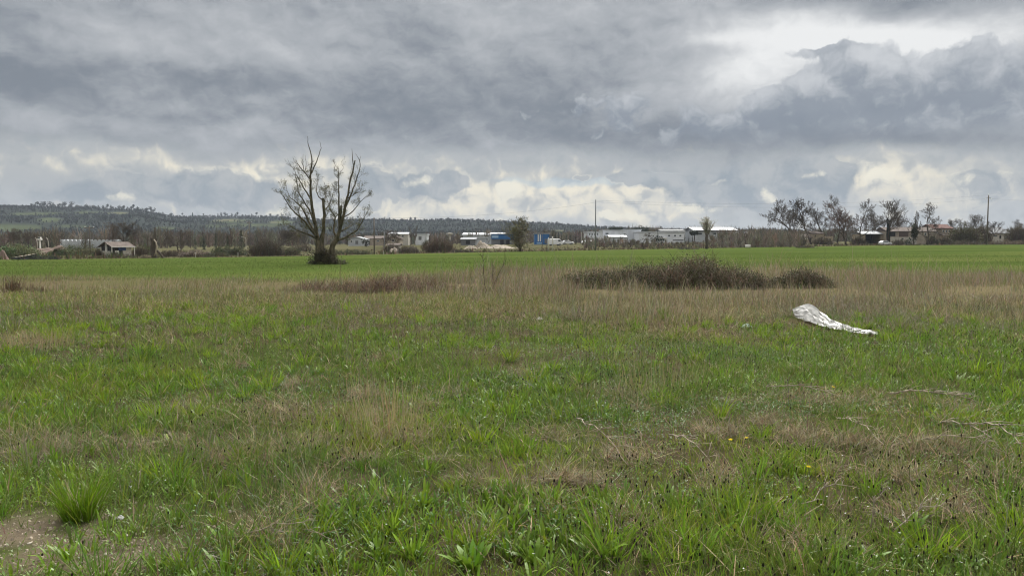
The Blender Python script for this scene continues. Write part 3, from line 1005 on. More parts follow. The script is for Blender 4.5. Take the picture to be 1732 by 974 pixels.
tree_proto('spindle', m_bark_pale, m_twig, seed=41, tr=.014, fork=.15, kids=(14, 5, 4, 3), up=.4, twig=.0020, wob=.12, ang=(.45, .5, .5, .5), ratio=(.32, .5, .5, .5))
tree_proto('shrub', m_bark, m_twig, seed=52, tr=.020, fork=.02, kids=(11, 6, 5, 4), up=.2, twig=.0030, wob=.2, ang=(.7, .6, .6, .6), ratio=(.8, .5, .5, .5))


tree_proto('willow', m_bark_moss, mat('olive_twig', (.12, .112, .055), var=.3, scale=4), seed=77, tr=.018, fork=.06, levels=5, kids=(10, 5, 4, 4, 3), up=.25, twig=.0020, wob=.16, ang=(.5, .5, .55, .55, .6), ratio=(.62, .55, .58, .5, .5))


def blob_points(n, lobes, shell=.55):
    """points through the volume of overlapping ellipsoids, thicker towards the outside"""
    lobes = np.array(lobes, float)      # cx cy cz rx ry rz
    w = lobes[:, 3] * lobes[:, 4] * lobes[:, 5]; w = w ** .7; w /= w.sum()
    k = RNG.choice(len(lobes), n, p=w)
    d = RNG.normal(size=(n, 3)); d /= np.linalg.norm(d, axis=1, keepdims=True)
    r = (shell + (1 - shell) * RNG.random(n)) ** 1.0 * RNG.uniform(.75, 1.12, n)
    return lobes[k, :3] + d * lobes[k, 3:] * r[:, None], d


def leafy(name, lobes, n, size, cols, aspect=.6, patch=1.0, shell=.45, mat_=None):
    """crown mesh: leaf-sized faces gathered in clumps, of two or more species tints"""
    P, d = blob_points(max(8, n // 14), lobes, shell)
    ext = np.array(lobes)[:, 3:].mean()
    Q = np.repeat(P, 14, 0) + RNG.normal(size=(len(P) * 14, 3)) * ext * .13
    f = fbm(Q[:, 0] + Q[:, 1] * .5, Q[:, 2] + Q[:, 1] * .5, patch, 200)
    cols = np.array(cols, float)
    c = cols[0] * (1 - sstep(.4, .6, f))[:, None] + cols[1] * sstep(.4, .6, f)[:, None]
    if len(cols) > 2:
        s = RNG.random(len(Q)) < .25
        c[s] = cols[2]
    B = Bunch(); B.add(*leaf_quads(Q, size * RNG.uniform(.6, 1.3, len(Q)), jit(c, len(Q), .2, .06), aspect))
    return B.mesh(name, mat_ or m_fol)


def bush(label, px, w, py_top, D, cols, name='bush', cat='bush', n=1500, leaf=.16, stems=True, lob=5, group=None, ground=None, twiggy=0.5, seed=0):
    """a shrub of clumped leaves and upright twigs; w = width in photo pixels"""
    b = gp(px, D) if ground is None else ground
    W = size(w, D); h = at(px, py_top, D).z - b.z
    r = random.Random(int(px * 7 + w) + seed)
    lobes = []
    for k in range(lob):
        f = (k + .5) / lob - .5
        s = 1 - abs(f) * 1.0 * r.uniform(.6, 1.2)
        lobes.append((f * W * .8, r.uniform(-.2, .2) * W * .5, h * .42 * s, W / lob * .95, W * .28, h * .56 * s))
    t = thing(name, label, cat, b, -math.atan2(b.x, b.y), group)
    obj('crown', leafy('crown', lobes, n, leaf, cols, patch=max(.3, W * .15)), t)
    if stems:
        B = Bunch(); m = int(140 * twiggy) + 20
        x = RNG.uniform(-.45, .45, m) * W; y = RNG.uniform(-.2, .2, m) * W
        hh = h * RNG.uniform(.6, 1.12, m) * (1 - .9 * (np.abs(x) / W) ** 1.3)
        B.add(*strands(x * .8, y, 0 * x - .1, hh, .0005 * D * RNG.uniform(.5, 1.3, m), RNG.uniform(0, 6.28, m), np.abs(RNG.normal(.2, .15, m)), RNG.normal(0, .3, m), jit((.095, .078, .058), m), (0, .5, 1), (1, .8, 0), RNG.uniform(-.6, .6, m)))
        obj('stem', B.mesh('stem', m_scrub), t)
    return t


def conifer(label, px, py_top, D, w, cols=((.022, .040, .024), (.035, .058, .030)), group=None, name='conifer', base=0.06, n=900, leaf=.22):
    b = gp(px, D); h = at(px, py_top, D).z - b.z; W = size(w, D) * .5
    t = thing(name, label, 'conifer', b, RNG.uniform(0, 6), group)
    m = n
    u = RNG.random(m) ** .75
    z = h * (base + (1 - base) * (1 - u))
    ring = np.floor(z / (h * .07)) * .9
    rad = W * (u ** .8) * (.72 + .28 * np.cos(z / (h * .055))) * RNG.uniform(.35, 1.05, m)
    an = RNG.uniform(0, 6.283, m)
    P = np.stack([rad * np.cos(an), rad * np.sin(an), z - rad * .25], 1)
    c = np.array(cols[0]) * (1 - RNG.random((m, 1))) + np.array(cols[1]) * RNG.random((m, 1))
    B = Bunch(); B.add(*leaf_quads(P, leaf * h / 6 * RNG.uniform(.7, 1.5, m), c, .5))
    obj('crown', B.mesh('crown', m_fol), t)
    mb = MB(); mb.tube([(0, 0, -.3), (0, 0, h * .5), (0, 0, h * .97)], [h * .022, h * .014, h * .004], 6)
    mb.build('trunk', m_bark, t)
    return t


# ------------------------------------------------------------------ the big half-dead tree in the field
def build_big_tree():
    base = on_ground(548, 447)
    D = base.y
    K = 4.06
    rng = random.Random(4)

    def W(X, Y, dep):
        p = at(440 + X / K, 220 + Y / K, D + dep)
        return Vector((p.x - base.x, p.y - base.y, p.z - base.z))
    upx = D / F / K      # metres per traced unit
    limbs = [
        (0, [(405, 905, 34), (403, 850, 27), (402, 800, 24), (392, 735, 17), (372, 620, 13.5), (352, 490, 11.5), (346, 380, 9), (348, 290, 7.5), (356, 215, 5.5), (346, 150, 4), (330, 100, 3), (325, 43, 1.2)], .25),
        (1, [(351, 300, 6), (375, 245, 5), (392, 205, 4), (406, 165, 3), (420, 125, 2), (409, 80, .9)], .5),
        (2, [(351, 350, 6), (322, 312, 5), (285, 270, 4), (255, 230, 3), (244, 203, 1.2)], -.3),
        (2, [(302, 288, 3.5), (293, 230, 2.4), (295, 165, 1)], .1), (2, [(306, 290, 3), (316, 240, 2), (309, 172, 1)], .3),
        (3, [(392, 735, 13), (352, 690, 10), (312, 632, 8), (275, 598, 7), (240, 570, 5.5), (206, 530, 4.5), (175, 480, 3.2), (134, 418, 1.2)], -.9),
        (3, [(388, 722, 12), (346, 650, 9.5), (310, 575, 7.5), (281, 525, 6), (240, 490, 4.2), (200, 460, 3), (181, 400, 1.4)], .7),
        (3, [(372, 640, 9), (352, 580, 7.5), (330, 535, 6.5), (290, 470, 5.2), (262, 430, 4.4), (250, 350, 3), (234, 268, 1.3)], -.2),
        (3, [(394, 750, 11), (345, 722, 8), (300, 705, 5), (258, 690, 4), (215, 664, 2.8), (180, 638, 1.2)], -.5),
        (3, [(350, 480, 8), (322, 430, 6), (286, 370, 5), (252, 312, 3.4), (224, 298, 1.3)], .5),
        (3, [(310, 632, 6), (280, 612, 4), (262, 560, 3), (258, 480, 1.5)], .4),
        (4, [(422, 860, 26), (426, 770, 15), (435, 640, 13.5), (440, 560, 12.5), (432, 468, 10)], .35),
        (5, [(436, 560, 6), (468, 522, 4.5), (488, 480, 3.4), (502, 425, 1.3)], .5), (5, [(431, 482, 5.5), (402, 460, 4.2), (386, 420, 3), (395, 345, 1.3)], .1),
        (5, [(438, 505, 5), (455, 440, 3.5), (438, 356, 1.3)], .6), (5, [(400, 760, 6), (428, 690, 5), (448, 600, 3), (470, 560, 1.4)], -.6),
        (6, [(490, 905, 32), (494, 850, 24), (497, 795, 20), (532, 738, 16), (551, 670, 13.5), (571, 590, 11.5), (590, 500, 9.5), (608, 410, 8), (620, 340, 7), (640, 265, 6), (652, 208, 4.4)], -.2),
        (7, [(639, 240, 4), (634, 180, 2.6), (630, 128, 1)], .1),
        (7, [(588, 525, 8), (620, 450, 6.4), (650, 380, 5.2), (670, 310, 4.2), (687, 250, 3.2), (681, 205, 2.2), (655, 163, .9)], .4), (7, [(682, 218, 2.2), (690, 180, 1)], .1),
        (8, [(530, 742, 12), (506, 700, 9), (511, 620, 7.5), (516, 600, 6), (490, 560, 4.5), (466, 500, 3.2), (450, 438, 1.3)], .6), (8, [(515, 602, 4.5), (540, 575, 3), (556, 540, 1.5)], .2),
        (9, [(546, 690, 11), (543, 570, 8.5), (540, 470, 6.6), (540, 390, 4.8), (540, 320, 3.4), (536, 248, 1.2)], .7),
        (9, [(540, 335, 2.6), (506, 298, 1)], 0.), (9, [(540, 310, 2.4), (576, 258, 1)], .2),
        (10, [(549, 660, 10), (553, 580, 9), (556, 518, 7)], -.5),
        (11, [(530, 758, 12), (580, 742, 8.5), (622, 715, 7), (665, 690, 5.4), (695, 640, 4), (715, 602, 3), (731, 568, 1.2)], -.3),
        (12, [(556, 695, 7), (600, 670, 4.6), (628, 652, 2)], .5), (12, [(573, 600, 6), (620, 572, 4.6), (660, 530, 3.4), (700, 482, 2.2), (722, 458, 1)], -.6),
        (12, [(600, 470, 5), (650, 440, 3), (690, 420, 1.5)], .3),
    ]
    trunk = MB(); twigs = MB()
    tw_src = []
    zoff = {}
    for (gid, pts, dep) in limbs:
        V3 = []; rad = []
        n = len(pts)
        for i, (X, Y, r) in enumerate(pts):
            t = i / (n - 1)
            V3.append(W(X, Y, dep * 2.2 * t * (1 if Y < 700 else .5) + (.25 if gid > 5 else -.15)))
            rad.append(max(r * (.92 if Y > 780 else .82), .9) * upx)
        # resample with a little wander
        P2 = []; R2 = []
        for i in range(n - 1):
            for s in range(3):
                f = s / 3
                p = V3[i].lerp(V3[i + 1], f)
                if s: p += Vector((rng.gauss(0, 1), rng.gauss(0, 1), rng.gauss(0, .5))) * .022 * min(1, (V3[i + 1] - V3[i]).length)
                P2.append(p); R2.append(rad[i] * (1 - f) + rad[i + 1] * f)
        P2.append(V3[-1]); R2.append(rad[-1])
        trunk.tube(P2, R2, 9 if pts[0][2] > 12 else 6)
        if gid not in (0, 1, 6, 10) :
            for p, r, q in zip(P2[2:], R2[2:], P2[3:] + [P2[-1]]):
                if r < 9 * upx: tw_src.append((p, (q - p), r, 1.0))
        elif gid in (0, 6):
            for p, r, q in zip(P2[8:], R2[8:], P2[9:] + [P2[-1]]):
                if p.z < 7.2: tw_src.append((p, (q - p), r, .8))
    ends = []

    def twig(p, d, L, r, lv):
        pts = [p]; q = p.copy(); dd = d.normalized()
        for i in range(3):
            dd = (dd + Vector((rng.gauss(0, .2), rng.gauss(0, .2), rng.gauss(0, .15) + .14))).normalized()
            q = q + dd * L / 3; pts.append(q.copy())
        twigs.tube(pts, [r, r * .75, r * .5, r * .3], 3, cap=False)
        for k in range(3): ends.append(pts[1 + k].copy())
        if lv < 2:
            for k in range(4 if lv == 0 else 3):
                i = rng.randrange(1, 3)
                twig(pts[i].lerp(pts[i + 1], rng.random()), spread(dd, rng.uniform(.35, .9), rng), L * rng.uniform(.45, .7), r * .68, lv + 1)
    for (p, d, r, k) in tw_src:
        if rng.random() > .82 * k: continue
        if p.z > 7.6 and rng.random() < .85: continue
        d = d if d.length > 1e-6 else Vector((0, 0, 1))
        twig(p, spread(d.normalized(), rng.uniform(.4, 1.0), rng), rng.uniform(.32, .75), .0125, 0)
    t = thing('half_dead_tree', 'large half dead tree with twin trunks and bare upright limbs standing in the field', 'tree', base)
    trunk.build('trunk', m_bark_moss, t, True)
    tg = twigs.build('crown', m_twig, t)
    # opening buds and young leaves along the twigs
    E = np.array([tuple(e) for e in ends])
    E = E[RNG.random(len(E)) < np.where(E[:, 2] < 7.4, .55, .12)]
    E = np.repeat(E, 3, 0) + RNG.normal(size=(len(E) * 3, 3)) * .07
    B = Bunch(); B.add(*leaf_quads(E, RNG.uniform(.035, .08, len(E)), jit((.11, .11, .036), len(E), .25), .55))
    obj('leaves', B.mesh('leaves', m_fol), t)
    # the skirt of ivy and bramble round the foot
    lob = [(-.25, -.1, .45, .75, .8, .85), (.55, -.15, .35, .8, .8, .75), (1.2, 0, .1, .75, .5, .35), (-.85, 0, .15, .6, .5, .5), (.1, -.3, .8, .5, .5, .7)]
    obj('ivy', leafy('ivy', lob, 7000, .09, ((.050, .052, .030), (.085, .074, .045), (.10, .085, .06)), patch=.5, shell=.3), t)
    return t


big_tree = build_big_tree()


# ------------------------------------------------------------------ brambles in the meadow
def bramble(name, label, g, lobes, ncane, nleaf, leafc, canec, leaf=.05, rz=0.0, wcane=.014, up=0.0):
    """tangle of arching canes and small leaves over a set of mounds"""
    t = thing(name, label, 'bramble', g, rz)
    lobes = np.array(lobes, float)
    k = RNG.choice(len(lobes), ncane, p=(lobes[:, 3] * lobes[:, 5]) / (lobes[:, 3] * lobes[:, 5]).sum())
    L = lobes[k]
    x = L[:, 0] + RNG.uniform(-.95, .95, ncane) * L[:, 3]; y = L[:, 1] + RNG.uniform(-.95, .95, ncane) * L[:, 4]
    q = 1 - ((x - L[:, 0]) / L[:, 3]) ** 2
    hh = (L[:, 2] + L[:, 5] * np.sqrt(q.clip(.05, 1))) * RNG.uniform(.5, 1.25, ncane)
    B = Bunch()
    z = RNG.uniform(0, .6, ncane) * hh * (1 - up)
    B.add(*strands(x, y, z, hh * RNG.uniform(.45, 1.05, ncane), wcane * RNG.uniform(.6, 1.2, ncane), RNG.uniform(0, 6.283, ncane), np.abs(RNG.normal(.55 * (1 - up * .8), .35, ncane)), RNG.uniform(.6, 2.6, ncane) * (1 - up * .9), jit(canec, ncane, .25), (0, .25, .5, .75, 1), (1, 1, .9, .7, 0), RNG.uniform(-.8, .8, ncane)))
    obj('canes', B.mesh('canes', m_scrub), t)
    if nleaf:
        P, d = blob_points(nleaf, lobes, .25)
        P[:, 2] = np.abs(P[:, 2])
        f = fbm(P[:, 0], P[:, 2] + P[:, 1], .6, 220)[:, None]
        kk = sstep(.38, .62, f)
        c = np.array(leafc[0]) * (1 - kk) + np.array(leafc[1]) * kk
        s = RNG.random(len(P)) < .2; c[s] = leafc[2]
        B = Bunch(); B.add(*leaf_quads(P, leaf * RNG.uniform(.6, 1.4, len(P)), jit(c, len(P), .25), .65))
        obj('leaves', B.mesh('leaves', m_fol), t)
    return t


LF = ((.048, .058, .026), (.080, .080, .042), (.125, .098, .072))
g0 = on_ground(1165, 489); s0 = g0.y / F
bramble('bramble_bush', 'wide dark bramble thicket mounded in the tan grass of the middle distance', g0,
        [(15 * s0, .6, .1, 84 * s0, 1.3, 54 * s0), (-70 * s0, .5, .05, 80 * s0, 1.1, 43 * s0), (-140 * s0, .5, 0, 65 * s0, .9, 34 * s0), (-190 * s0, .4, 0, 36 * s0, .7, 30 * s0), (85 * s0, .7, .0, 55 * s0, 1.0, 38 * s0), (118 * s0, .5, 0, 34 * s0, .8, 27 * s0), (30 * s0, .9, .2, 40 * s0, .9, 47 * s0)],
        4200, 60000, LF, (.13, .10, .072), .05)
g1 = on_ground(1365, 488); s1 = g1.y / F
bramble('bramble_bush', 'smaller rounded bramble bush to the right of the wide thicket', g1,
        [(0, .5, .05, 40 * s1, .8, 33 * s1), (30 * s1, .5, 0, 28 * s1, .7, 22 * s1), (-35 * s1, .5, 0, 25 * s1, .6, 20 * s1)], 1500, 19000, LF, (.13, .10, .072), .05)
g2 = on_ground(640, 497); s2 = g2.y / F
RL = ((.12, .078, .056), (.15, .105, .075), (.10, .09, .05))
bramble('bare_bramble', 'low reddish tangle of leafless bramble canes in front of the big tree', g2,
        [(-90 * s2, .6, 0, 70 * s2, .9, 22 * s2), (20 * s2, .6, 0, 60 * s2, .9, 33 * s2), (80 * s2, .6, 0, 50 * s2, .9, 26 * s2), (-20 * s2, .6, 0, 60 * s2, .9, 26 * s2), (150 * s2, .6, 0, 60 * s2, .9, 15 * s2), (-150 * s2, .6, 0, 40 * s2, .9, 12 * s2)],
        5200, 3500, RL, (.15, .105, .078), .04, wcane=.012)
g3 = on_ground(22, 496); s3 = g3.y / F
bramble('upright_shrub', 'small shrub of upright red brown stems at the left side of the meadow', g3,
        [(0, 0, 0, 14 * s3, .25, 34 * s3), (38 * s3, 0, 0, 26 * s3, .3, 16 * s3)], 420, 500, ((.09, .08, .04), (.12, .085, .055), (.10, .10, .045)), (.13, .088, .062), .035, wcane=.012, up=.9)

# thin sapling standing in the tan grass
g4 = on_ground(828, 497); D4 = g4.y
mb = MB(); ch = MB()


def tp(px, py, dep=0.0):
    p = at(px, py, D4)
    return Vector((p.x - g4.x, dep, p.z - g4.z))


mb.tube([tp(822, 500), tp(820, 482), tp(818, 462, .1), tp(817, 445, .15), tp(815, 425, .2)], [.016, .014, .011, .008, .004], 5)
mb.tube([tp(832, 500), tp(836, 480), tp(844, 462, .1), tp(852, 448, .2), tp(857, 436, .2)], [.016, .014, .011, .008, .004], 5)
mb.tube([tp(834, 490), tp(834, 470, -.1), tp(833, 455, -.1), tp(834, 440, -.1)], [.012, .010, .007, .004], 5)
rs = random.Random(6)
for k in range(34):
    f = rs.random()
    a, b = rs.choice([((820, 482), (815, 425)), ((836, 480), (857, 436)), ((834, 488), (834, 442))])
    p = tp(a[0] + (b[0] - a[0]) * f, a[1] + (b[1] - a[1]) * f, rs.uniform(0, .2))
    d = Vector((rs.uniform(-1, 1), rs.uniform(-1, 1), rs.uniform(.3, 1))).normalized()
    ch.tube([p, p + d * .12, p + d * .22 + Vector((0, 0, .06))], [.006, .004, .002], 3, cap=False)
t = thing('sapling', 'thin leafless sapling of three stems rising above the tan grass', 'sapling', g4)
mb.build('trunk', m_bark_moss, t, True)
ch.build('crown', m_twig, t)
# ------------------------------------------------------------------ things lying and standing in the meadow
m_film = mat('white_plastic_film', (.50, .49, .47), var=.10, scale=5, rough=.4, trans=.18, spec=.4, color2=(.64, .63, .60))


def build_sheet():
    up = [(1340, 527), (1352, 521), (1367, 517), (1378, 522), (1390, 532), (1402, 541), (1411, 547), (1424, 551), (1440, 557), (1456, 561), (1470, 563), (1484, 566)]
    lo = SHEET_LO
    g = on_ground(1392, 558)
    rows = 7; nx = 26
    rng = random.Random(2)
    vs = []; fs = []
    for i in range(nx + 1):
        t = i / nx * (len(up) - 1); k = min(int(t), len(up) - 2); f = t - k
        u = (up[k][0] * (1 - f) + up[k + 1][0] * f, up[k][1] * (1 - f) + up[k + 1][1] * f)
        l = (lo[k][0] * (1 - f) + lo[k + 1][0] * f, lo[k][1] * (1 - f) + lo[k + 1][1] * f)
        D = SHEET_D[k] * (1 - f) + SHEET_D[k + 1] * f
        lean = (l[1] - u[1]) / F * D
        fold = rng.uniform(-.025, .025)
        for j in range(rows + 1):
            s = j / rows
            px, py = l[0] + (u[0] - l[0]) * s, l[1] + (u[1] - l[1]) * s
            dep = lean * 1.7 * s + fold * math.sin(s * 5.0)
            p = at(px, py, D + dep)
            p += Vector((rng.gauss(0, .008), rng.gauss(0, .018), rng.gauss(0, .008)))
            vs.append((p.x - g.x, p.y - g.y, p.z - g.z + .05))
    m = rows + 1
    for i in range(nx):
        for j in range(rows):
            a, b, c, d = i * m + j, (i + 1) * m + j, (i + 1) * m + j + 1, i * m + j + 1
            fs += [(a, b, c), (a, c, d)] if (i + j) % 2 else [(a, b, d), (b, c, d)]
    b = MB(); b.add(vs, fs)
    o = b.build('plastic_sheet', m_film, None, False)
    o.location = (g.x, g.y, g.z)
    sol = o.modifiers.new('thickness', 'SOLIDIFY'); sol.thickness = .003
    tag(o, 'crumpled white plastic sheet lying twisted in the grass', 'plastic sheet')


build_sheet()


def crumple(name, label, cat, px, py, w, h, m, seed):
    g = on_ground(px, py); r = random.Random(seed)
    W = size(w, g.y); H = size(h, g.y)
    n = 7; vs = []; fs = []
    for i in range(n):
        for j in range(n):
            x = (i / (n - 1) - .5) * W; y = (j / (n - 1) - .5) * W * .7
            e = max(abs(i / (n - 1) - .5), abs(j / (n - 1) - .5)) * 2
            vs.append((x * r.uniform(.85, 1.1), y * r.uniform(.8, 1.1), H * (1 - e ** 2) * r.uniform(.45, 1.1) + .01))
    for i in range(n - 1):
        for j in range(n - 1):
            fs.append((i * n + j, (i + 1) * n + j, (i + 1) * n + j + 1, i * n + j + 1))
    b = MB(); b.add(vs, fs)
    o = b.build(name, m); o.location = (g.x, g.y, g.z + .03)
    sol = o.modifiers.new('thickness', 'SOLIDIFY'); sol.thickness = .003
    tag(o, label, cat)


m_film_blue = mat('bluish_film', (.55, .62, .64), var=.08, scale=30, rough=.35, trans=.2, spec=.5)
crumple('plastic_scrap', 'small bluish white plastic scrap in the grass left of the white sheet', 'litter', 1263, 557, 18, 6, m_film_blue, 3)
crumple('plastic_scrap', 'tiny white scrap caught in the grass above the centre of the meadow', 'litter', 913, 544, 10, 5, m_film, 5)
crumple('paper_scrap', 'white scrap of paper beside the bright green tussock', 'litter', 203, 888, 15, 5, m_film, 8)

m_stone = mat('pale_stone', (.42, .38, .31), var=.2, scale=25, rough=.9, bump=.3)


def stone(label, px, py, w, seed):
    g = on_ground(px, py); s = size(w, g.y) / 2
    me = bpy.data.meshes.new('stone'); import bmesh
    bm = bmesh.new(); bmesh.ops.create_icosphere(bm, subdivisions=2, radius=1)
    r = random.Random(seed)
    for v in bm.verts:
        k = 1 + .25 * (vnoise(v.co.x * 2 + seed, v.co.y * 2 + v.co.z, 1.0) - .5) + r.gauss(0, .03)
        v.co = Vector((v.co.x * s * k * 1.1, v.co.y * s * k * .8, v.co.z * s * k * .55))
    bm.to_mesh(me); bm.free(); me.materials.append(m_stone)
    o = obj('stone', me); o.location = (g.x, g.y, g.z + s * .2); o.rotation_euler = (0, 0, r.random() * 3)
    tag(o, label, 'stone')


stone('round yellowish stone on the bare soil right of the bright tussock', 215, 906, 9, 1)
stone('flat pale stone at the far edge of the bare soil', 187, 873, 9, 2)
stone('angular white stone low on the bare soil', 137, 952, 9, 3)
stone('small pale stone next to the angular white stone', 178, 938, 7, 4)
stone('grey stone at the left end of the bare soil', 50, 919, 7, 5)

# bright tussock
g = on_ground(133, 880); B = Bunch(); n = 640
rr = .062 * np.sqrt(RNG.random(n)) * RNG.uniform(.6, 1.25, n); an = RNG.uniform(0, 6.283, n)
ox = np.where(RNG.random(n) < .3, .045, -.012); oy = np.where(RNG.random(n) < .3, -.02, .01)
tc_ = jit((.12, .21, .012), n, .24, .08); dd = RNG.random(n) < .13; tc_[dd] = jit(D_TAN * .9, int(dd.sum()))
B.add(*strands(rr * np.cos(an) * 1.2 + ox, rr * np.sin(an) + oy, 0 * rr - .01, RNG.gamma(9, .026, n).clip(.06, .36), RNG.uniform(.0025, .0052, n), an + RNG.normal(0, .5, n), rr * 2.6 + np.abs(RNG.normal(0, .16, n)), RNG.gamma(2, .3, n), tc_, BLADE_T, BLADE_W, RNG.uniform(0, 3.14, n)))
o = obj('grass_tussock', B.mesh('grass_tussock', m_grass)); o.location = g
tag(o, 'bright green grass tussock standing alone beside bare soil', 'tussock')


def straw_tuft(label, px, py, n, r, h0, h1, col=D_TAN, name='straw_tuft', w=.0028):
    g = on_ground(px, py); B = Bunch()
    rr = r * np.sqrt(RNG.random(n)); an = RNG.uniform(0, 6.283, n)
    H = RNG.uniform(h0, h1, n)
    B.add(*strands(rr * np.cos(an), rr * .8 * np.sin(an), 0 * rr - .01, H, w * RNG.uniform(.8, 1.3, n), an + RNG.normal(0, .6, n), np.abs(RNG.normal(.10, .12, n)), RNG.uniform(0, .35, n), jit(col * 1.05, n, .15), BLADE_T, (1, .9, .7, 0), RNG.uniform(0, 3.14, n)))
    o = obj(name, B.mesh(name, m_dry)); o.location = g
    tag(o, label, 'straw tuft')


straw_tuft('tall clump of pale upright straw in the middle of the green meadow', 655, 735, 230, .34, .16, .66)
straw_tuft('thin pale straw clump on the right half of the meadow', 1120, 660, 160, .5, .25, .5, D_TAN * .9)
straw_tuft('pale blond straw clump at the left edge of the meadow', 60, 590, 330, .55, .14, .36, D_TAN * .85, w=.0045)
straw_tuft('fine dry straw clump left of the bright tussock', 60, 780, 120, .25, .12, .3, D_GREY)

m_flow = mat('yellow_petal', (.85, .70, .02), var=.08, scale=60, rough=.6, trans=.2)
m_stemg = mat('green_stem', (.10, .15, .04), var=.2, scale=20, rough=.6)


def dandelion(label, px, py):
    g = on_ground(px, py + 22); D = g.y; h = at(px, py, D).z - g.z
    t = thing('dandelion', label, 'flower', g, group='yellow dandelions')
    mb = MB(); mb.tube([(0, 0, 0), (.01, 0, h * .5), (0, 0, h)], [.002, .0018, .0016], 5); mb.build('stem', m_stemg, t)
    f = MB(); r = random.Random(px)
    for k in range(26):
        a = k * 2.4; l = .017 * r.uniform(.6, 1.1); e = r.uniform(.1, .7)
        c, s_ = math.cos(a), math.sin(a)
        f.add([(0, 0, h), (l * .6 * c - .004 * s_, l * .6 * s_ + .004 * c, h + l * e), (l * c, l * s_, h + l * e * 1.1), (l * .6 * c + .004 * s_, l * .6 * s_ - .004 * c, h + l * e)], [(0, 1, 2, 3)])
    f.build('flower_head', m_flow, t)


dandelion('yellow dandelion flower highest of those on the right half', 1262, 741)
dandelion('yellow dandelion flower lower right of the other one', 1367, 790)
dandelion('small yellow dandelion by the fallen stalks', 1409, 655)
dandelion('pale yellow flower left of the upper dandelion', 1235, 744)

# fallen dead stalks
m_stalk = mat('dead_stalk', (.33, .28, .215), var=.5, scale=12, rough=.9)
STK = [((1500, 679), (1655, 694), .012, 'long pale fallen stalk lying across the grass on the right'),
       ((1585, 728), (1690, 772), .010, 'fallen dead stalk sloping down beside the straw patch'),
       ((1560, 760), (1700, 782), .007, 'thin fallen stalk below the sloping one'),
       ((1660, 731), (1731, 776), .010, 'dead stalk running out at the right edge'),
       ((1415, 722), (1492, 772), .008, 'arched grey stalk rising from the brown straw patch'),
       ((975, 722), (1062, 806), .006, 'slender bleached stalk leaning down the middle of the meadow'),
       ((1130, 752), (1205, 806), .007, 'bent grey stalk right of the slender bleached one'),
       ((1295, 665), (1440, 690), .009, 'pale broken stalk left of the longest fallen stalk'),
       ((1470, 915), (1500, 848), .006, 'pale bent stalk standing in the lower right grass'),
       ((1515, 920), (1605, 882), .005, 'thin tan stalk lying low near the lower right corner'),
       ((1360, 875), (1450, 850), .005, 'dry stem lying among green leaves below the dandelions'),
       ((195, 615), (245, 555), .006, 'leaning dry stem in the grass at left'),
       ((420, 925), (560, 935), .004, 'fine straw lying near the lower edge left of centre')]
for k, (a, b, r, lab) in enumerate(STK):
    A = on_ground(*a); Bq = on_ground(*b); rr = random.Random(k)
    if a[1] > b[1] and abs(a[0] - b[0]) < 60: Bq = at(b[0], b[1], A.y)
    mb = MB(); L = (Bq - A).length
    pts = []
    for i in range(9):
        f = i / 8
        p = A.lerp(Bq, f)
        p.z += .065 + .07 * math.sin(f * math.pi) + rr.uniform(0, .025)
        pts.append(Vector((p.x - A.x + rr.gauss(0, .012), p.y - A.y + rr.gauss(0, .012), p.z - A.z)))
    mb.tube(pts, [r * .75 * (1 - .6 * i / 8) * rr.uniform(.8, 1.2) for i in range(9)], 6)
    for q in range(16):
        f = rr.uniform(.1, .95); i = min(7, int(f * 8)); p = pts[i]
        d = (pts[8] - pts[0]).normalized() + Vector((rr.gauss(0, .5), rr.gauss(0, .5), rr.uniform(0, .5)))
        d.normalize(); l = L * rr.uniform(.08, .22)
        mb.tube([p, p + d * l * .5 + Vector((0, 0, .01)), p + d * l], [r * .4, r * .3, r * .15], 4)
    o = mb.build('dead_stalk', m_stalk, None, True); o.location = A
    tag(o, lab, 'stalk')

# single tall dead weeds that stand out
WD = [(870, 545, 505, 'tall thin dead weed with side twigs in the centre of the meadow'), (265, 600, 520, 'dark dead weed stalk standing left of centre'), (213, 605, 530, 'brown dead weed with a broken tip at left'),
      (700, 590, 525, 'grey forked dead weed behind the straw clump'), (1150, 650, 600, 'thin pale weed stalk right of centre'), (575, 480, 440, 'thin weed stem at the foot of the big tree')]
for k, (px, pb, pt, lab) in enumerate(WD):
    g = on_ground(px, pb); h = at(px, pt, g.y).z - g.z; rr = random.Random(k + 40)
    mb = MB(); q = Vector((0, 0, 0)); pts = [q]
    for i in range(5):
        q = q + Vector((rr.gauss(0, .02), rr.gauss(0, .02), h / 5)); pts.append(q)
    w = .0035 * (1 + .05 * g.y)
    mb.tube(pts, [w, w * .9, w * .8, w * .7, w * .55, w * .3], 5)
    for i in range(10):
        f = rr.uniform(1.5, 4.9); a = pts[int(f)].lerp(pts[int(f) + 1], f % 1)
        d = Vector((rr.uniform(-1, 1), rr.uniform(-1, 1), rr.uniform(.6, 1.4))).normalized(); l = h * rr.uniform(.08, .22)
        mb.tube([a, a + d * l * .5, a + d * l + Vector((0, 0, l * .15))], [w * .5, w * .4, w * .2], 3)
    o = mb.build('dead_weed', mat('dead_weed_stem', (.17, .13, .09), var=.3, scale=20)); o.location = g
    tag(o, lab, 'weed')
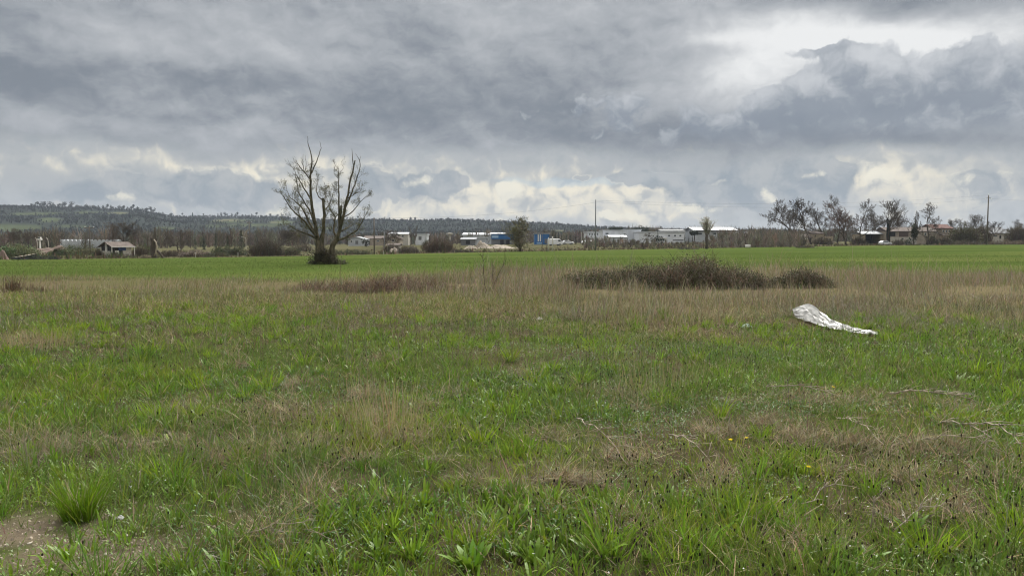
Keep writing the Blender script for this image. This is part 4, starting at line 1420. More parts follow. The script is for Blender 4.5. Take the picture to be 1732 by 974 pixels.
# ------------------------------------------------------------------ hills
RIDGE_PX = [-700, -300, 0, 60, 120, 180, 235, 262, 300, 345, 420, 475, 520, 650, 700, 850, 900, 960, 1010, 1100, 1250, 1500, 1732, 2400]
RIDGE_PY = [356, 352, 353, 353, 354, 357, 357, 363, 368, 368, 369, 369, 373, 376, 378, 379, 381, 384, 388, 392, 395, 397, 397, 399]
RIDGE_D = [2000, 1900, 1800, 1800, 1800, 1800, 1750, 1750, 1900, 2000, 2100, 2100, 2000, 1900, 1900, 1800, 1800, 1700, 1700, 1800, 2000, 2200, 2200, 2200]
FOOT = 640.0


def ridge(px):
    D = float(np.interp(px, RIDGE_PX, RIDGE_D)); py = float(np.interp(px, RIDGE_PX, RIDGE_PY))
    return D, at(px, py, D).z


def hill_z(x, y):
    x = np.asarray(x, float); y = np.asarray(y, float)
    px = 866 + F * x / np.maximum(y, 1)
    D = np.interp(px, RIDGE_PX, RIDGE_D); py = np.interp(px, RIDGE_PX, RIDGE_PY)
    v = (487 - py) / F
    top = CAM.z + D * (-math.sin(PITCH) + v * math.cos(PITCH)) / (math.cos(PITCH) + v * math.sin(PITCH))
    t = (y - FOOT) / (D - FOOT)
    bas = ground_z(x, np.minimum(y, 700)) - 2.5
    s = np.clip(t, 0, 1)
    prof = .30 * sstep(0, .55, s) + .70 * sstep(.25, 1.02, s) ** 1.0
    z = bas + (top - bas) * prof * np.where(t > 1, 1 - .35 * (t - 1), 1)
    b = (fbm(x, y, 260, 300) - .5) * 26 * sstep(0, .3, s) * sstep(1.0, .75, s)
    return z + b


FIELDS = [(22, 386, 60, 7), (86, 372, 22, 4.5), (70, 362, 50, 3), (150, 360, 26, 2.2), (128, 383, 34, 3), (30, 398, 40, 3), (200, 361, 20, 2), (395, 374, 40, 2.4), (440, 381, 46, 2.2), (365, 383, 30, 2), (480, 377, 20, 3), (545, 386, 26, 2.5), (280, 386, 26, 2.2), (935, 391, 30, 2), (975, 394, 40, 2)]


def open_field(x, y):
    """pastures cut into the wooded slopes, laid out where the photo shows them on the hill"""
    x = np.asarray(x, float); y = np.asarray(y, float)
    s = (hill_z(x, y) - CAM.z) / np.maximum(y, 1)
    px = 866 + F * x / np.maximum(y, 1)
    py = 487 - F * (s * math.cos(PITCH) + math.sin(PITCH)) / (math.cos(PITCH) - s * math.sin(PITCH))
    wob = 1.3 * (fbm(x, y, 120, 310) - .5)
    o = np.zeros_like(px)
    for a, b, c, d in FIELDS:
        o = np.maximum(o, sstep(1.15, .75, np.hypot((px - a) / c, (py - b) / d) + wob))
    return o


def build_hills():
    pxs = np.linspace(-700, 2400, 300); ts = np.concatenate([np.linspace(0, 1, 60), np.linspace(1.05, 1.6, 6)])
    P, T = np.meshgrid(pxs, ts)
    D = np.interp(P, RIDGE_PX, RIDGE_D)
    y = FOOT + (D - FOOT) * T; x = (P - 866) / F * y
    z = hill_z(x, y)
    V = np.stack([x.ravel(), y.ravel(), z.ravel()], 1)
    n = len(pxs); i = (np.arange(len(ts) - 1)[:, None] * n + np.arange(n - 1)[None]).ravel()
    Fc = np.stack([i, i + 1, i + n + 1, i + n], 1)
    o = open_field(x.ravel(), y.ravel())[:, None]
    g = fbm(x.ravel(), y.ravel(), 180, 320)[:, None]
    wood = np.array([.030, .035, .031]); past = np.array([.066, .080, .042]) * (.7 + .6 * g) + np.array([.05, .03, .02]) * sstep(.5, .65, g)  # wood tone carries painted shade for the ground between trees
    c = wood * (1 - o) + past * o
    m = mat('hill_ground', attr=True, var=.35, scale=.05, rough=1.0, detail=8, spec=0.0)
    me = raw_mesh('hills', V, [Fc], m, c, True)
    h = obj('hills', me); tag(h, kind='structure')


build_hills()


def wood_stuff(name, label, pos, H, per, col, wk, seedcol=.18, spread_=1.0, stem=1.8):
    """a far wood that reads as one mass: many bare trees of upright twigs"""
    n = len(pos)
    X = np.repeat(pos[:, 0], per); Y = np.repeat(pos[:, 1], per); Z = np.repeat(pos[:, 2], per); Hh = np.repeat(H, per)
    N_ = len(X)
    an = RNG.uniform(0, 6.283, N_)
    t = RNG.random(N_) ** .8 * .62
    th = RNG.uniform(.05, .9, N_) * spread_
    off = RNG.random(N_) * .10 * Hh
    C = jit(np.repeat(jit(col, n, seedcol, .07), per, 0), N_, .12, .04)
    dist = np.hypot(X, Y)
    B = Bunch()
    B.add(*strands(X + off * np.cos(an), Y + off * np.sin(an), Z + t * Hh, Hh * RNG.uniform(.22, .46, N_), wk * dist * RNG.uniform(.5, 1.4, N_), an, th, -th * .5, C, (0, .5, 1), (1, .8, 0), RNG.uniform(-.7, .7, N_)))
    B.add(*strands(pos[:, 0], pos[:, 1], pos[:, 2] - 1, H * .7 + 1, np.hypot(pos[:, 0], pos[:, 1]) * wk * stem, np.zeros(n), np.zeros(n), np.zeros(n), jit(np.array(col) * .8, n), (0, .5, 1), (1, .8, .3), np.zeros(n)))
    o = obj(name, B.mesh(name, m_scrub)); tag(o, label, 'wood', kind='stuff')
    return o


# trees clothing the hill slopes
n = 22000
px = RNG.uniform(-300, 1900, n); D = np.interp(px, RIDGE_PX, RIDGE_D); t = RNG.uniform(.02, .99, n) ** .8
y = FOOT + (D - FOOT) * t; x = (px - 866) / F * y
keep = (open_field(x, y) < .3) | (RNG.random(n) < .03)
x, y = x[keep], y[keep]
pos = np.stack([x, y, hill_z(x, y) - .5], 1)
wood_stuff('hillside_wood', 'bare grey brown woodland covering the slopes of the far hills', pos, RNG.uniform(4, 8, len(x)), 9, (.050, .056, .052), .00085, .10, 1.7, .3)

# bare woods on the plain between the field and the hills
parts = []
for (a, b, d0, d1, cnt, h0, h1) in ((-250, 330, 210, 560, 430, 5.5, 9), (330, 520, 240, 560, 210, 5.5, 9.5), (520, 900, 330, 620, 260, 5, 8.5), (880, 1020, 380, 620, 130, 6, 10), (1000, 1280, 470, 640, 260, 9, 13),
                                    (1215, 1420, 300, 520, 420, 5.2, 8), (1400, 1900, 330, 560, 420, 6, 9.5)):
    px = RNG.uniform(a, b, cnt); y = RNG.uniform(d0, d1, cnt); x = (px - 866) / F * y
    parts.append(np.stack([x, y, ground_z(x, y) - .3, RNG.uniform(h0, h1, cnt)], 1))
Pq = np.concatenate(parts)
wood_stuff('bare_wood', 'bare grey brown woodland on the plain behind the field', Pq[:, :3], Pq[:, 3], 40, (.142, .124, .10), .00062, .25, 1.4)

px = RNG.uniform(985, 1360, 520); y = RNG.uniform(208, 262, 520); x = (px - 866) / F * y
wood_stuff('roadside_scrub', 'low twiggy scrub growing in front of the white industrial buildings', np.stack([x, y, ground_z(x, y) - .3], 1), RNG.uniform(1.0, 3.3, 520) * (.55 + .8 * sstep(.4, .62, fbm(x, y, 22, 350))) * (1 + .5 * sstep(1150, 1200, px)), 26, (.165, .145, .115), .0006, .25, 1.3, .8)

# undergrowth along the far edge of the field
px = RNG.uniform(-200, 1950, 9000); k = RNG.random(9000)
e = np.interp(px, EDGE_PX, EDGE_D); y = e + 1 + 45 * k ** 1.6; x = (px - 866) / F * y
hh = RNG.gamma(3, .16, 9000) * (.6 + 1.6 * sstep(.4, .7, fbm(x, y, 16, 330))) * np.where(px > 1000, .45, .55)
col = np.where(RNG.random(9000)[:, None] < .45, np.array([.085, .095, .040]), np.array([.16, .13, .09]))
B = Bunch()
B.add(*strands(x, y, ground_z(x, y) - .05, hh + .05, .0013 * y * RNG.uniform(.6, 1.5, 9000), RNG.uniform(0, 6.28, 9000), np.abs(RNG.normal(.3, .25, 9000)), RNG.normal(.1, .3, 9000), jit(col, 9000, .22), (0, .5, 1), (1, .9, 0), RNG.uniform(-.6, .6, 9000)))
o = obj('undergrowth', B.mesh('undergrowth', m_scrub)); tag(o, 'rough grass and low scrub along the far edge of the field', 'undergrowth', kind='stuff')

# ------------------------------------------------------------------ trees on the ridge line
RT = []
m_ridge = mat('ridge_foliage', (.045, .050, .036), var=.3, scale=.6, rough=.9)
for s in range(5):
    r = random.Random(60 + s); c = MB(); tk = MB()
    tk.tube([(0, 0, -1), (0, 0, 4.5), (.1, 0, 7)], [.35, .28, .15], 5)
    for k in range(r.choice((3, 4, 5))):
        cx, cz = r.uniform(-1.6, 1.6), r.uniform(4.2, 8.2); rx, rz_ = r.uniform(1.2, 2.3), r.uniform(1.0, 1.9)
        for q in range(46):
            a, b = r.uniform(0, 6.283), math.acos(r.uniform(-1, 1))
            f = r.uniform(.5, 1.1)
            p = Vector((cx + rx * f * math.sin(b) * math.cos(a), rx * f * math.sin(b) * math.sin(a), cz + rz_ * f * math.cos(b)))
            u = Vector((r.gauss(0, 1), r.gauss(0, 1), r.gauss(0, 1))).normalized() * .42; w = u.orthogonal().normalized() * .34
            c.add([p - u, p - w, p + u, p + w], [(0, 1, 2, 3)])
    RT.append((tk.mesh('trunk', m_bark), c.mesh('crown', m_ridge)))
rr = random.Random(17)


def ridge_row(pxs, hpx, label, group, var=.3, sx=1.0):
    for px in pxs:
        D, z = ridge(px); x = (px - 866) / F * D
        tm, cm = RT[rr.randrange(5)]
        h = size(hpx * rr.uniform(1 - var, 1 + var), D) / 9.0
        t = thing('ridge_tree', label, 'tree', (x, D, float(hill_z(x, D)) - .4), rr.uniform(0, 6), group, scale=(h * sx * rr.uniform(.75, 1.2), h * sx, h))
        obj('trunk', tm, t); obj('crown', cm, t)


def steps(a, b, s): return [a + (b - a) * (i + rr.uniform(-.35, .35)) / max(1, int((b - a) / s)) for i in range(int((b - a) / s) + 1)]


ridge_row(steps(-60, 50, 11), 4, 'small dark tree on the leftmost end of the hill crest', 'trees on the left end of the crest')
ridge_row(steps(58, 102, 4.2) + steps(104, 150, 5.5), 10.5, 'dark tall tree in the dense row on the highest crest', 'trees on the highest crest', .22)
ridge_row(steps(152, 262, 4.6), 9.5, 'dark tree in the long even row right of the highest crest', 'trees in the long even row')
ridge_row([272, 278, 293, 299, 311], 7, 'lone dark tree in the dip of the ridge', 'trees in the dip of the ridge', .4)
ridge_row(steps(345, 478, 6), 7, 'dark tree on the second ridge just left of the big tree', 'trees on the second ridge', .45)
ridge_row(steps(490, 640, 8), 7, 'dark tree on the ridge seen through the big tree', 'trees on the ridge behind the big tree', .4)
ridge_row(steps(645, 775, 7), 7.5, 'dark tree on the ridge above the distant houses', 'trees above the distant houses', .4)
ridge_row([787, 799, 809], 9, 'round crowned tree standing out on the middle of the ridge', 'round crowned trees on the ridge', .15, 1.3)
ridge_row(steps(818, 862, 6) + steps(885, 1000, 8), 6, 'dark tree on the low ridge above the blue building', 'trees above the blue building', .4)
ridge_row(steps(1110, 1185, 8), 7, 'dark tree on the skyline above the white sheds', 'trees above the white sheds', .35)

# dark conifers and pale bare trees dotted over the slopes
for (px, t_, hpx, lab) in ((328, .75, 13, 'pointed dark conifer high on the hill slope'), (250, .7, 11, 'dark conifer on the slope above the dead snag'), (180, .55, 10, 'dark evergreen on the slope above the hut')):
    D = FOOT + (np.interp(px, RIDGE_PX, RIDGE_D) - FOOT) * t_; x = (px - 866) / F * D
    h = size(hpx, D)
    t = thing('conifer', lab, 'conifer', (x, D, float(hill_z(x, D)) - .5), 0, scale=(h, h, h))
    m_ = 500; u = RNG.random(m_) ** .7; rad = .26 * u * RNG.uniform(.3, 1.05, m_); an = RNG.uniform(0, 6.28, m_)
    B = Bunch(); B.add(*leaf_quads(np.stack([rad * np.cos(an), rad * np.sin(an), .06 + .94 * (1 - u)], 1), .09, jit((.022, .036, .024), m_), .6))
    obj('crown', B.mesh('crown', m_fol), t)
    mb = MB(); mb.tube([(0, 0, -.05), (0, 0, .9)], [.03, .006], 5); mb.build('trunk', m_bark, t)

# ------------------------------------------------------------------ conifers nearer by
conifer('tall pale green conifer at the left of the spiky group behind the field', 330, 401, 190, 14, ((.030, .046, .028), (.05, .07, .04)))
conifer('narrow dark conifer second in the spiky group', 345, 398, 185, 11)
conifer('leaning dark conifer with thin crown in the spiky group', 365, 394, 185, 10, n=520)
conifer('slim dark conifer right of the middle of the spiky group', 385, 398, 180, 9, n=520)
conifer('broad flat topped pine at the right of the spiky group', 408, 388, 175, 24, ((.032, .046, .026), (.05, .062, .034)), n=900)
conifer('low spreading cedar in front of the spiky group', 396, 405, 165, 40, ((.034, .046, .026), (.055, .066, .036)), n=1200)
for k, (px, top, w) in enumerate(((934, 391, 6), (939, 391, 6), (945, 393, 6), (950, 394, 6), (958, 397, 6), (964, 393, 7), (974, 396, 6), (983, 399, 6), (993, 395, 7), (1001, 397, 9))):
    conifer('narrow dark conifer in the row between the blue building and the tall grey pole', px, top, 262, w, ((.014, .026, .018), (.026, .042, .026)), group='narrow conifers in a row', n=420)
for k, (px, top, w, lab) in enumerate(((1158, 396, 7, 'dark conifer leftmost of the three beside the white shed'), (1165, 399, 5, 'small middle conifer of the three beside the white shed'), (1171, 396, 6, 'conifer rightmost of the three beside the white shed'))):
    conifer(lab, px, top, 245, w, ((.014, .026, .018), (.026, .042, .026)), n=420)


def parasol(label, px, w, py_top, py_low, D, cols=((.020, .032, .020), (.036, .048, .028))):
    b = gp(px, D); h = at(px, py_top, D).z - b.z; l = at(px, py_low, D).z - b.z; W = size(w, D) / 2
    t = thing('umbrella_pine', label, 'pine', b)
    lob = [(k * W * .42, 0, l + (h - l) * (.12 if k else .2), W * (.42 if k else .5), W * .6, (h - l) * (.75 if k == 0 else .55)) for k in (-1, 0, 1)]
    obj('crown', leafy('crown', lob, 3000, .5, cols, patch=2, shell=.2), t)
    mb = MB(); mb.tube([(0, 0, -.4), (.2, 0, l * .6), (0, 0, l + .2)], [.3, .24, .2], 6)
    for a in (-.8, -.3, .4, .9): mb.tube([(0, 0, l * .75), (a * W * .6, 0, l + (h - l) * .3)], [.16, .07], 5)
    mb.build('trunk', m_bark, t)


parasol('dark umbrella pine behind the white buildings just right of the tall grey pole', 1042, 30, 382.5, 389, 420)
parasol('broad dark umbrella pine right of the other one behind the white buildings', 1084, 34, 381, 391, 420)
parasol('small rounded dark pine above the white shed by the blossoming tree', 1174, 20, 389, 395, 380)
bush('dark evergreen shrub arching beside the long white building', 1112, 22, 391, 305, ((.018, .030, .020), (.03, .044, .026)), n=900, leaf=.35, stems=False)
bush('dark round evergreen between the white block and the grey shed', 1056, 9, 385, 330, ((.02, .034, .022), (.03, .046, .028)), n=500, leaf=.4, stems=False, lob=2)
bush('dark evergreen standing in front of the white block', 1042, 7, 388.5, 345, ((.03, .034, .03), (.04, .05, .036)), n=400, leaf=.4, stems=False, lob=2)

# ------------------------------------------------------------------ bushes and hedges along the field edge, left to right
bush('green overgrown earth mound at the far left of the field edge', 22, 84, 409, 122, ((.07, .125, .05), (.125, .145, .07)), name='scrub_mound', n=5200, leaf=.22, twiggy=.3, lob=4)
bush('low dark bramble hedge in front of the soil heap at left', 62, 84, 431, 108, ((.018, .022, .022), (.034, .042, .030)), name='bramble_hedge', n=2600, leaf=.12, stems=False, lob=7)
bush('olive scrub between the soil heap and the hut', 138, 72, 408.5, 150, ((.07, .095, .042), (.115, .12, .066)), n=3000, leaf=.2)
bush('dark bush growing against the left corner of the hut', 166, 18, 417, 128, ((.045, .052, .030), (.08, .072, .05)), n=1100, leaf=.15, lob=3)
bush('green bush growing in front of the hut door', 193, 22, 420, 126, ((.030, .055, .026), (.05, .075, .034)), n=900, leaf=.13, lob=3, twiggy=.2)
bush('low brown brambles along the foot of the hut', 206, 50, 428, 125, ((.05, .055, .03), (.085, .075, .05)), n=1400, leaf=.13, twiggy=.3)
bush('brown leafless bush between the hut and the dead snag', 236, 32, 415, 136, ((.085, .070, .052), (.11, .09, .066)), n=1700, leaf=.15, twiggy=1.4)
bush('green topped shrub behind the dead snag', 242, 34, 407, 150, ((.055, .078, .036), (.10, .105, .05)), n=1700, leaf=.2)
bush('brown hedge right of the dead snag', 292, 50, 420, 135, ((.09, .072, .052), (.12, .095, .068)), n=2400, leaf=.16, twiggy=1.2)
bush('pinkish grey reed clump in the middle of the left field edge', 330, 62, 421, 134, ((.22, .18, .15), (.27, .225, .185)), name='reed_clump', cat='reeds', n=2600, leaf=.16, twiggy=1.8, lob=8)
bush('low green bank right of the reed clump', 365, 50, 424, 131, ((.055, .066, .034), (.085, .085, .048)), n=1700, leaf=.15)
bush('grey green bush under the pale lamp post', 398, 40, 416, 142, ((.05, .062, .036), (.075, .085, .048)), n=1900, leaf=.2)
bush('large dark round thicket of bare twigs left of the big tree', 450, 66, 399, 136, ((.062, .052, .040), (.085, .070, .052), (.06, .06, .036)), name='thicket', cat='thicket', n=5200, leaf=.17, twiggy=2.5, lob=6)
bush('olive bush right beside the dark round thicket', 492, 36, 413, 140, ((.065, .075, .04), (.10, .10, .058)), n=1500, leaf=.18)
bush('pale twiggy scrub right of the big tree', 512, 40, 409, 175, ((.13, .12, .085), (.16, .14, .10)), n=1500, leaf=.22)
bush('low green hedge running right from the big tree', 596, 80, 421, 145, ((.050, .062, .030), (.075, .080, .042)), n=2600, leaf=.16, lob=9)
bush('dark conifer-like shrub beside the gabled house', 619, 12, 397, 230, ((.032, .036, .030), (.05, .052, .04)), n=700, leaf=.3, lob=2, stems=False)
bush('grey thorn bush in front of the pale houses', 662, 34, 409, 170, ((.16, .14, .115), (.20, .175, .145)), n=1600, leaf=.2, twiggy=1.5)
bush('greyish brown hedge left of the red brown thicket', 690, 46, 412, 158, ((.11, .098, .08), (.15, .13, .105)), n=2200, leaf=.18, twiggy=1.5)
bush('red brown leafless thicket in front of the houses', 744, 62, 398, 162, ((.085, .055, .040), (.115, .078, .054), (.075, .062, .036)), name='thicket', cat='thicket', n=4200, leaf=.2, twiggy=2.5)
bush('olive sprouting shrub at the left of the red brown thicket', 722, 20, 399, 185, ((.085, .095, .04), (.12, .115, .055)), n=1000, leaf=.22, lob=3)
bush('dark low hedge at the right foot of the red brown thicket', 782, 46, 421, 158, ((.045, .045, .034), (.07, .062, .048)), n=1500, leaf=.14, lob=6)
bush('flat heap of cut brushwood in the field right of centre', 1164, 40, 417.5, 176, ((.05, .052, .036), (.085, .075, .055)), name='brush_heap', cat='brush heap', n=1300, leaf=.16, stems=False)
bush('small dark pile of twigs lying in the field in front of the ruin', 1365, 36, 416, 190, ((.055, .048, .036), (.08, .068, .05)), name='brush_heap', cat='brush heap', n=1300, leaf=.16, twiggy=.6)
bush('dark bush in front of the left end of the low house', 1538, 14, 400, 262, ((.03, .042, .024), (.05, .062, .034)), n=800, leaf=.3, lob=3, stems=False)
bush('tan scrub around the stone ruin', 1392, 40, 399, 268, ((.11, .095, .066), (.14, .12, .085)), n=1800, leaf=.3, twiggy=1.5)
bush('grey brown thicket left of the stone ruin', 1335, 44, 394, 275, ((.095, .085, .066), (.12, .105, .08)), n=2400, leaf=.32, twiggy=1.5)
bush('olive brown round thicket right of the two storey house', 1632, 56, 373, 262, ((.085, .078, .040), (.115, .10, .055), (.10, .11, .04)), name='thicket', cat='thicket', n=4200, leaf=.42, twiggy=2)
bush('smaller brown thicket under the wooden power pole', 1662, 30, 376, 268, ((.095, .085, .05), (.12, .10, .06)), n=2000, leaf=.4, twiggy=1.2, name='thicket', cat='thicket')
bush('brown thicket at the right edge of the picture', 1722, 40, 374, 262, ((.09, .078, .052), (.115, .098, .066)), n=2600, leaf=.4, twiggy=2, name='thicket', cat='thicket')
bush('low rough hedge between the house and the power pole', 1628, 90, 404, 256, ((.075, .078, .045), (.12, .105, .075)), n=2600, leaf=.25, lob=10)
bush('low tan hedge right of the power pole', 1702, 66, 404, 256, ((.12, .10, .065), (.15, .12, .085)), n=2000, leaf=.25, lob=8)
bush('olive shrub at the corner of the two storey house', 1578, 20, 396, 258, ((.075, .08, .04), (.10, .10, .055)), n=1000, leaf=.28, lob=3)

bush('green scrub mound rising right behind the left end of the track', 108, 50, 417, 146, ((.065, .11, .045), (.11, .13, .06)), name='scrub_mound', n=2400, leaf=.2, twiggy=.3)
bush('dark green bramble bank between the reed clump and the street lamp', 378, 44, 413, 148, ((.05, .075, .035), (.09, .10, .05)), name='scrub_mound', n=2200, leaf=.2, twiggy=.5)
bush('brown bush hiding the garden wall of the low house', 1520, 22, 402, 258, ((.085, .078, .052), (.11, .10, .07)), n=900, leaf=.28, lob=4)
bush('grey brown bush before the lean-to of the two storey house', 1600, 22, 397, 258, ((.085, .078, .052), (.12, .105, .07)), n=1100, leaf=.28, lob=4, twiggy=1)
bush('olive brown bush at the left corner of the open barn', 1452, 26, 396, 258, ((.09, .08, .055), (.12, .105, .075)), n=1500, leaf=.3, lob=4, twiggy=1.5)

# ------------------------------------------------------------------ single trees
put_tree('plane', 'bare_tree', 'leaning wide crowned bare tree leftmost of the tall group at right', 'tree', 1344, 268, 336, 2.6, 56)
put_tree('tall', 'bare_tree', 'tall slender bare tree second from the left of the right hand group', 'tree', 1373, 268, 331, 1.0, 42)
put_tree('oak', 'bare_tree', 'tallest dark bare tree in the middle of the right hand group', 'tree', 1416, 262, 328, 4.0, 50)
put_tree('multi', 'bare_tree', 'reddish many stemmed bare tree standing forward in the field edge', 'tree', 1431, 240, 342, 0.4, 52)
put_tree('oak', 'bare_tree', 'dense bare tree right of the reddish one', 'tree', 1458, 262, 335, 1.2, 48)
put_tree('tall', 'bare_tree', 'thin bare tree behind the reddish one', 'tree', 1400, 285, 350, 2.2, 36)
put_tree('plane', 'bare_tree', 'low bare tree filling the gap right of the dense one', 'tree', 1474, 285, 352, .4, 44)
tiv = put_tree('vase', 'ivy_clad_tree', 'bare tree with a thick dark ivy covered trunk', 'tree', 1502, 262, 336, 0.5, 48)
P, d = blob_points(2600, [(0, 0, z, .045 + .012 * math.sin(z * 40), .05, .06) for z in np.linspace(.02, .46, 12)] + [(.06, 0, .5, .03, .03, .06), (-.05, 0, .52, .03, .03, .07)], .5)
B = Bunch(); B.add(*leaf_quads(P, .022, jit((.018, .028, .018), len(P), .25), .7)); obj('ivy', B.mesh('ivy', m_fol), tiv)
tv = put_tree('spindle', 'slim_tree', 'slim tree with an olive mossy crown in front of the low house', 'tree', 1546, 256, 356, 0.7, 16)
P, d = blob_points(1200, [(0, 0, .36, .07, .07, .30)], .3)
B = Bunch(); B.add(*leaf_quads(P, .03, jit((.075, .078, .036), len(P), .25), .7)); obj('leaves', B.mesh('leaves', m_fol), tv)
put_tree('oak', 'bare_tree', 'rounded bare tree in front of the tiled roofs', 'tree', 1566, 256, 342, 5.2, 56)
put_tree('plane', 'bare_tree', 'faint bare tree behind the roof of the low house', 'tree', 1527, 330, 357, 3.0, 36)
put_tree('vase', 'bare_tree', 'pale bare tree rising out of the olive brown thicket', 'tree', 1637, 275, 361, 1.7, 38)
put_tree('tall', 'bare_tree', 'short bare tree left of the power pole', 'tree', 1616, 285, 368, .2, 30)
put_tree('vase', 'bare_tree', 'short bare tree beside the power pole', 'tree', 1676, 290, 373, 2.7, 30)
put_tree('oak', 'bare_tree', 'bare tree rising behind the thicket at the right edge', 'tree', 1722, 275, 370, 2.0, 36)
put_tree('oak', 'small_bare_tree', 'small bare tree in front of the long white building', 'tree', 1089, 190, 393, 1.0, 38)
put_tree('shrub', 'small_bare_tree', 'young twiggy tree in front of the rounded bare tree', 'tree', 1569, 244, 396, 1.0, 14)
put_tree('vase', 'bare_tree', 'pale rounded bare tree behind the hut', 'tree', 212, 165, 374, 1.0, 62)
put_tree('plane', 'bare_tree', 'grey bare tree behind the soil heap at left', 'tree', 42, 190, 385, 2.0, 40)
put_tree('oak', 'bare_tree', 'bare tree between the dead snag and the conifers', 'tree', 303, 175, 388, 2.4, 44)
put_tree('spindle', 'bare_tree', 'thin leaning bare tree left of the conifers', 'tree', 306, 150, 390, 1.4, 12)
put_tree('vase', 'bare_tree', 'bare tree right behind the dark round thicket', 'tree', 470, 190, 388, 2.4, 60)
put_tree('spindle', 'pale_poplar', 'pale bare poplar left of the pair above the houses', 'poplar', 694, 300, 382, 0.2, 8)
put_tree('spindle', 'pale_poplar', 'pale bare poplar right of the pair above the houses', 'poplar', 702, 300, 381, 2.2, 8)
put_tree('spindle', 'slim_tree', 'slim greenish tree right of the dark pole', 'tree', 650, 200, 391, 1.2, 14)
put_tree('tall', 'bare_tree', 'greyish bare tree in front of the pale houses', 'tree', 674, 215, 388, 3.2, 24)
# olive willow left of the blue banner building
wl = put_tree('willow', 'willow', 'olive budding willow standing left of the blue building', 'willow', 880, 168, 364, 2.4, 38)
P, d = blob_points(1900, [(0, 0, .45, .2, .2, .3), (.1, 0, .6, .14, .14, .18), (-.1, 0, .65, .12, .12, .25), (-.06, 0, .88, .07, .07, .12), (0, 0, .2, .24, .2, .2)], .2)
kk = sstep(-.02, .12, P[:, 0])[:, None]
B = Bunch(); B.add(*leaf_quads(P, .030, jit(np.array([.15, .135, .075]) * (1 - kk) + np.array([.18, .18, .05]) * kk, len(P), .25), .6)); obj('leaves', B.mesh('leaves', m_fol), wl)
# pollard with pale blossom
b = gp(1195, 186); h = at(1195, 367, 186).z - b.z
pb = thing('blossoming_tree', 'pollarded tree with a thick dark trunk and pale blossom on upright twigs', 'tree', b)
mb = MB(); mb.tube([(0, 0, -.3), (.05, 0, h * .15), (-.05, 0, h * .32), (.1, 0, h * .46)], [.42, .34, .36, .34], 8); mb.build('trunk', m_bark, pb, True)
tw = MB(); ends = []; rs = random.Random(9)
for k in range(46):
    a = rs.uniform(0, 6.28); th = rs.uniform(.05, .62); L = h * rs.uniform(.35, .58); p = Vector((0, 0, h * rs.uniform(.3, .46)))
    d = Vector((math.sin(th) * math.cos(a), math.sin(th) * math.sin(a), math.cos(th)))
    pts = [p + d * L * f + Vector((rs.gauss(0, .06), rs.gauss(0, .06), .35 * f * f)) for f in (0, .35, .7, 1)]
    tw.tube(pts, [.07, .05, .035, .02], 3, cap=False)
    for q in range(5):
        s = pts[1].lerp(pts[3], rs.random()); e = s + Vector((rs.gauss(0, .4), rs.gauss(0, .4), rs.uniform(.2, .8))); tw.tube([s, e], [.025, .012], 3, cap=False)
        ends += [tuple(s), tuple(e), tuple(s.lerp(e, .5))]
tw.build('crown', m_bark_pale, pb)
E = np.repeat(np.array(ends), 3, 0); E = E + RNG.normal(size=E.shape) * .13
B = Bunch(); B.add(*leaf_quads(E, .17, jit((.44, .42, .31), len(E), .2), .7)); obj('blossom', B.mesh('blossom', m_fol), pb)

# ------------------------------------------------------------------ the broken snag at the left
b = gp(260, 121); D = b.y
mb = MB(); lb = MB()


def sp(px, py, dep=0.0):
    p = at(px, py, D); return Vector((p.x - b.x, dep, p.z - b.z))


mb.tube([sp(261, 440), sp(260, 432), sp(259, 420), sp(260, 410), sp(261, 404), sp(262, 395), sp(263, 384)], [.55, .45, .42, .40, .30, .17, .09], 9)
mb.tube([sp(259, 415), sp(257, 406, -.1), sp(256, 401, -.1)], [.25, .18, .08], 6)
mb.tube([sp(262, 412), sp(264, 405, .1), sp(266, 403, .1)], [.2, .13, .05], 6)
lb.tube([sp(262, 405, -.35), sp(266, 410, -.42), sp(268, 418, -.5), sp(266, 427, -.55), sp(263, 434, -.5)], [.09, .13, .12, .10, .05], 6)
st = thing('dead_snag', 'broken dead tree trunk with a jagged upright spike at the field edge', 'dead tree', b)
mb.build('trunk', m_bark, st, True)
lb.build('split_wood', mat('bare_wood_strip', (.34, .29, .22), var=.3, scale=6), st, True)
fl = MB(); fl.tube([sp(268, 424, -.3), sp(273, 428, -.5), sp(277, 433, -.6), sp(280, 438, -.7)], [.22, .2, .17, .13], 7); fl.tube([sp(273, 428, -.5), sp(277, 427, -.5)], [.1, .04], 5)
fl.build('fallen_limb', m_bark, st, True)
g = gp(246, 118)
bush('rounded tan heap of dead brush left of the dead snag', 245, 18, 430, 118, ((.24, .20, .14), (.30, .25, .18)), name='brush_heap', cat='brush heap', n=1300, leaf=.12, stems=False, lob=3)
# ------------------------------------------------------------------ buildings
m_white = mat('white_cladding', (.60, .62, .66), var=.10, scale=.6, rough=.6, stretch=(1, 1, .2))
m_white2 = mat('bright_cladding', (.66, .68, .71), var=.08, scale=.5, rough=.6)
m_grey = mat('grey_cladding', (.42, .44, .46), var=.12, scale=.5, rough=.65)
m_dgrey = mat('dark_grey_cladding', (.16, .165, .17), var=.15, scale=.6, rough=.7)
m_roofg = mat('grey_sheet_roof', (.27, .285, .30), var=.12, scale=.7, rough=.55)
m_roofw = mat('pale_sheet_roof', (.48, .50, .52), var=.1, scale=.7, rough=.5)
m_blue = mat('blue_cladding', (.03, .135, .35), var=.12, scale=.6, rough=.5)
m_pblue = mat('pale_blue_panel', (.32, .48, .66), var=.1, scale=.6, rough=.5)
m_tile = mat('terracotta_roof', (.125, .064, .054), var=.3, scale=1.5, rough=.9)
m_tileb = mat('weathered_tile_roof', (.115, .092, .078), var=.35, scale=1.5, rough=.9)
m_render = mat('cream_render', (.31, .265, .21), var=.18, scale=.8, rough=.9)
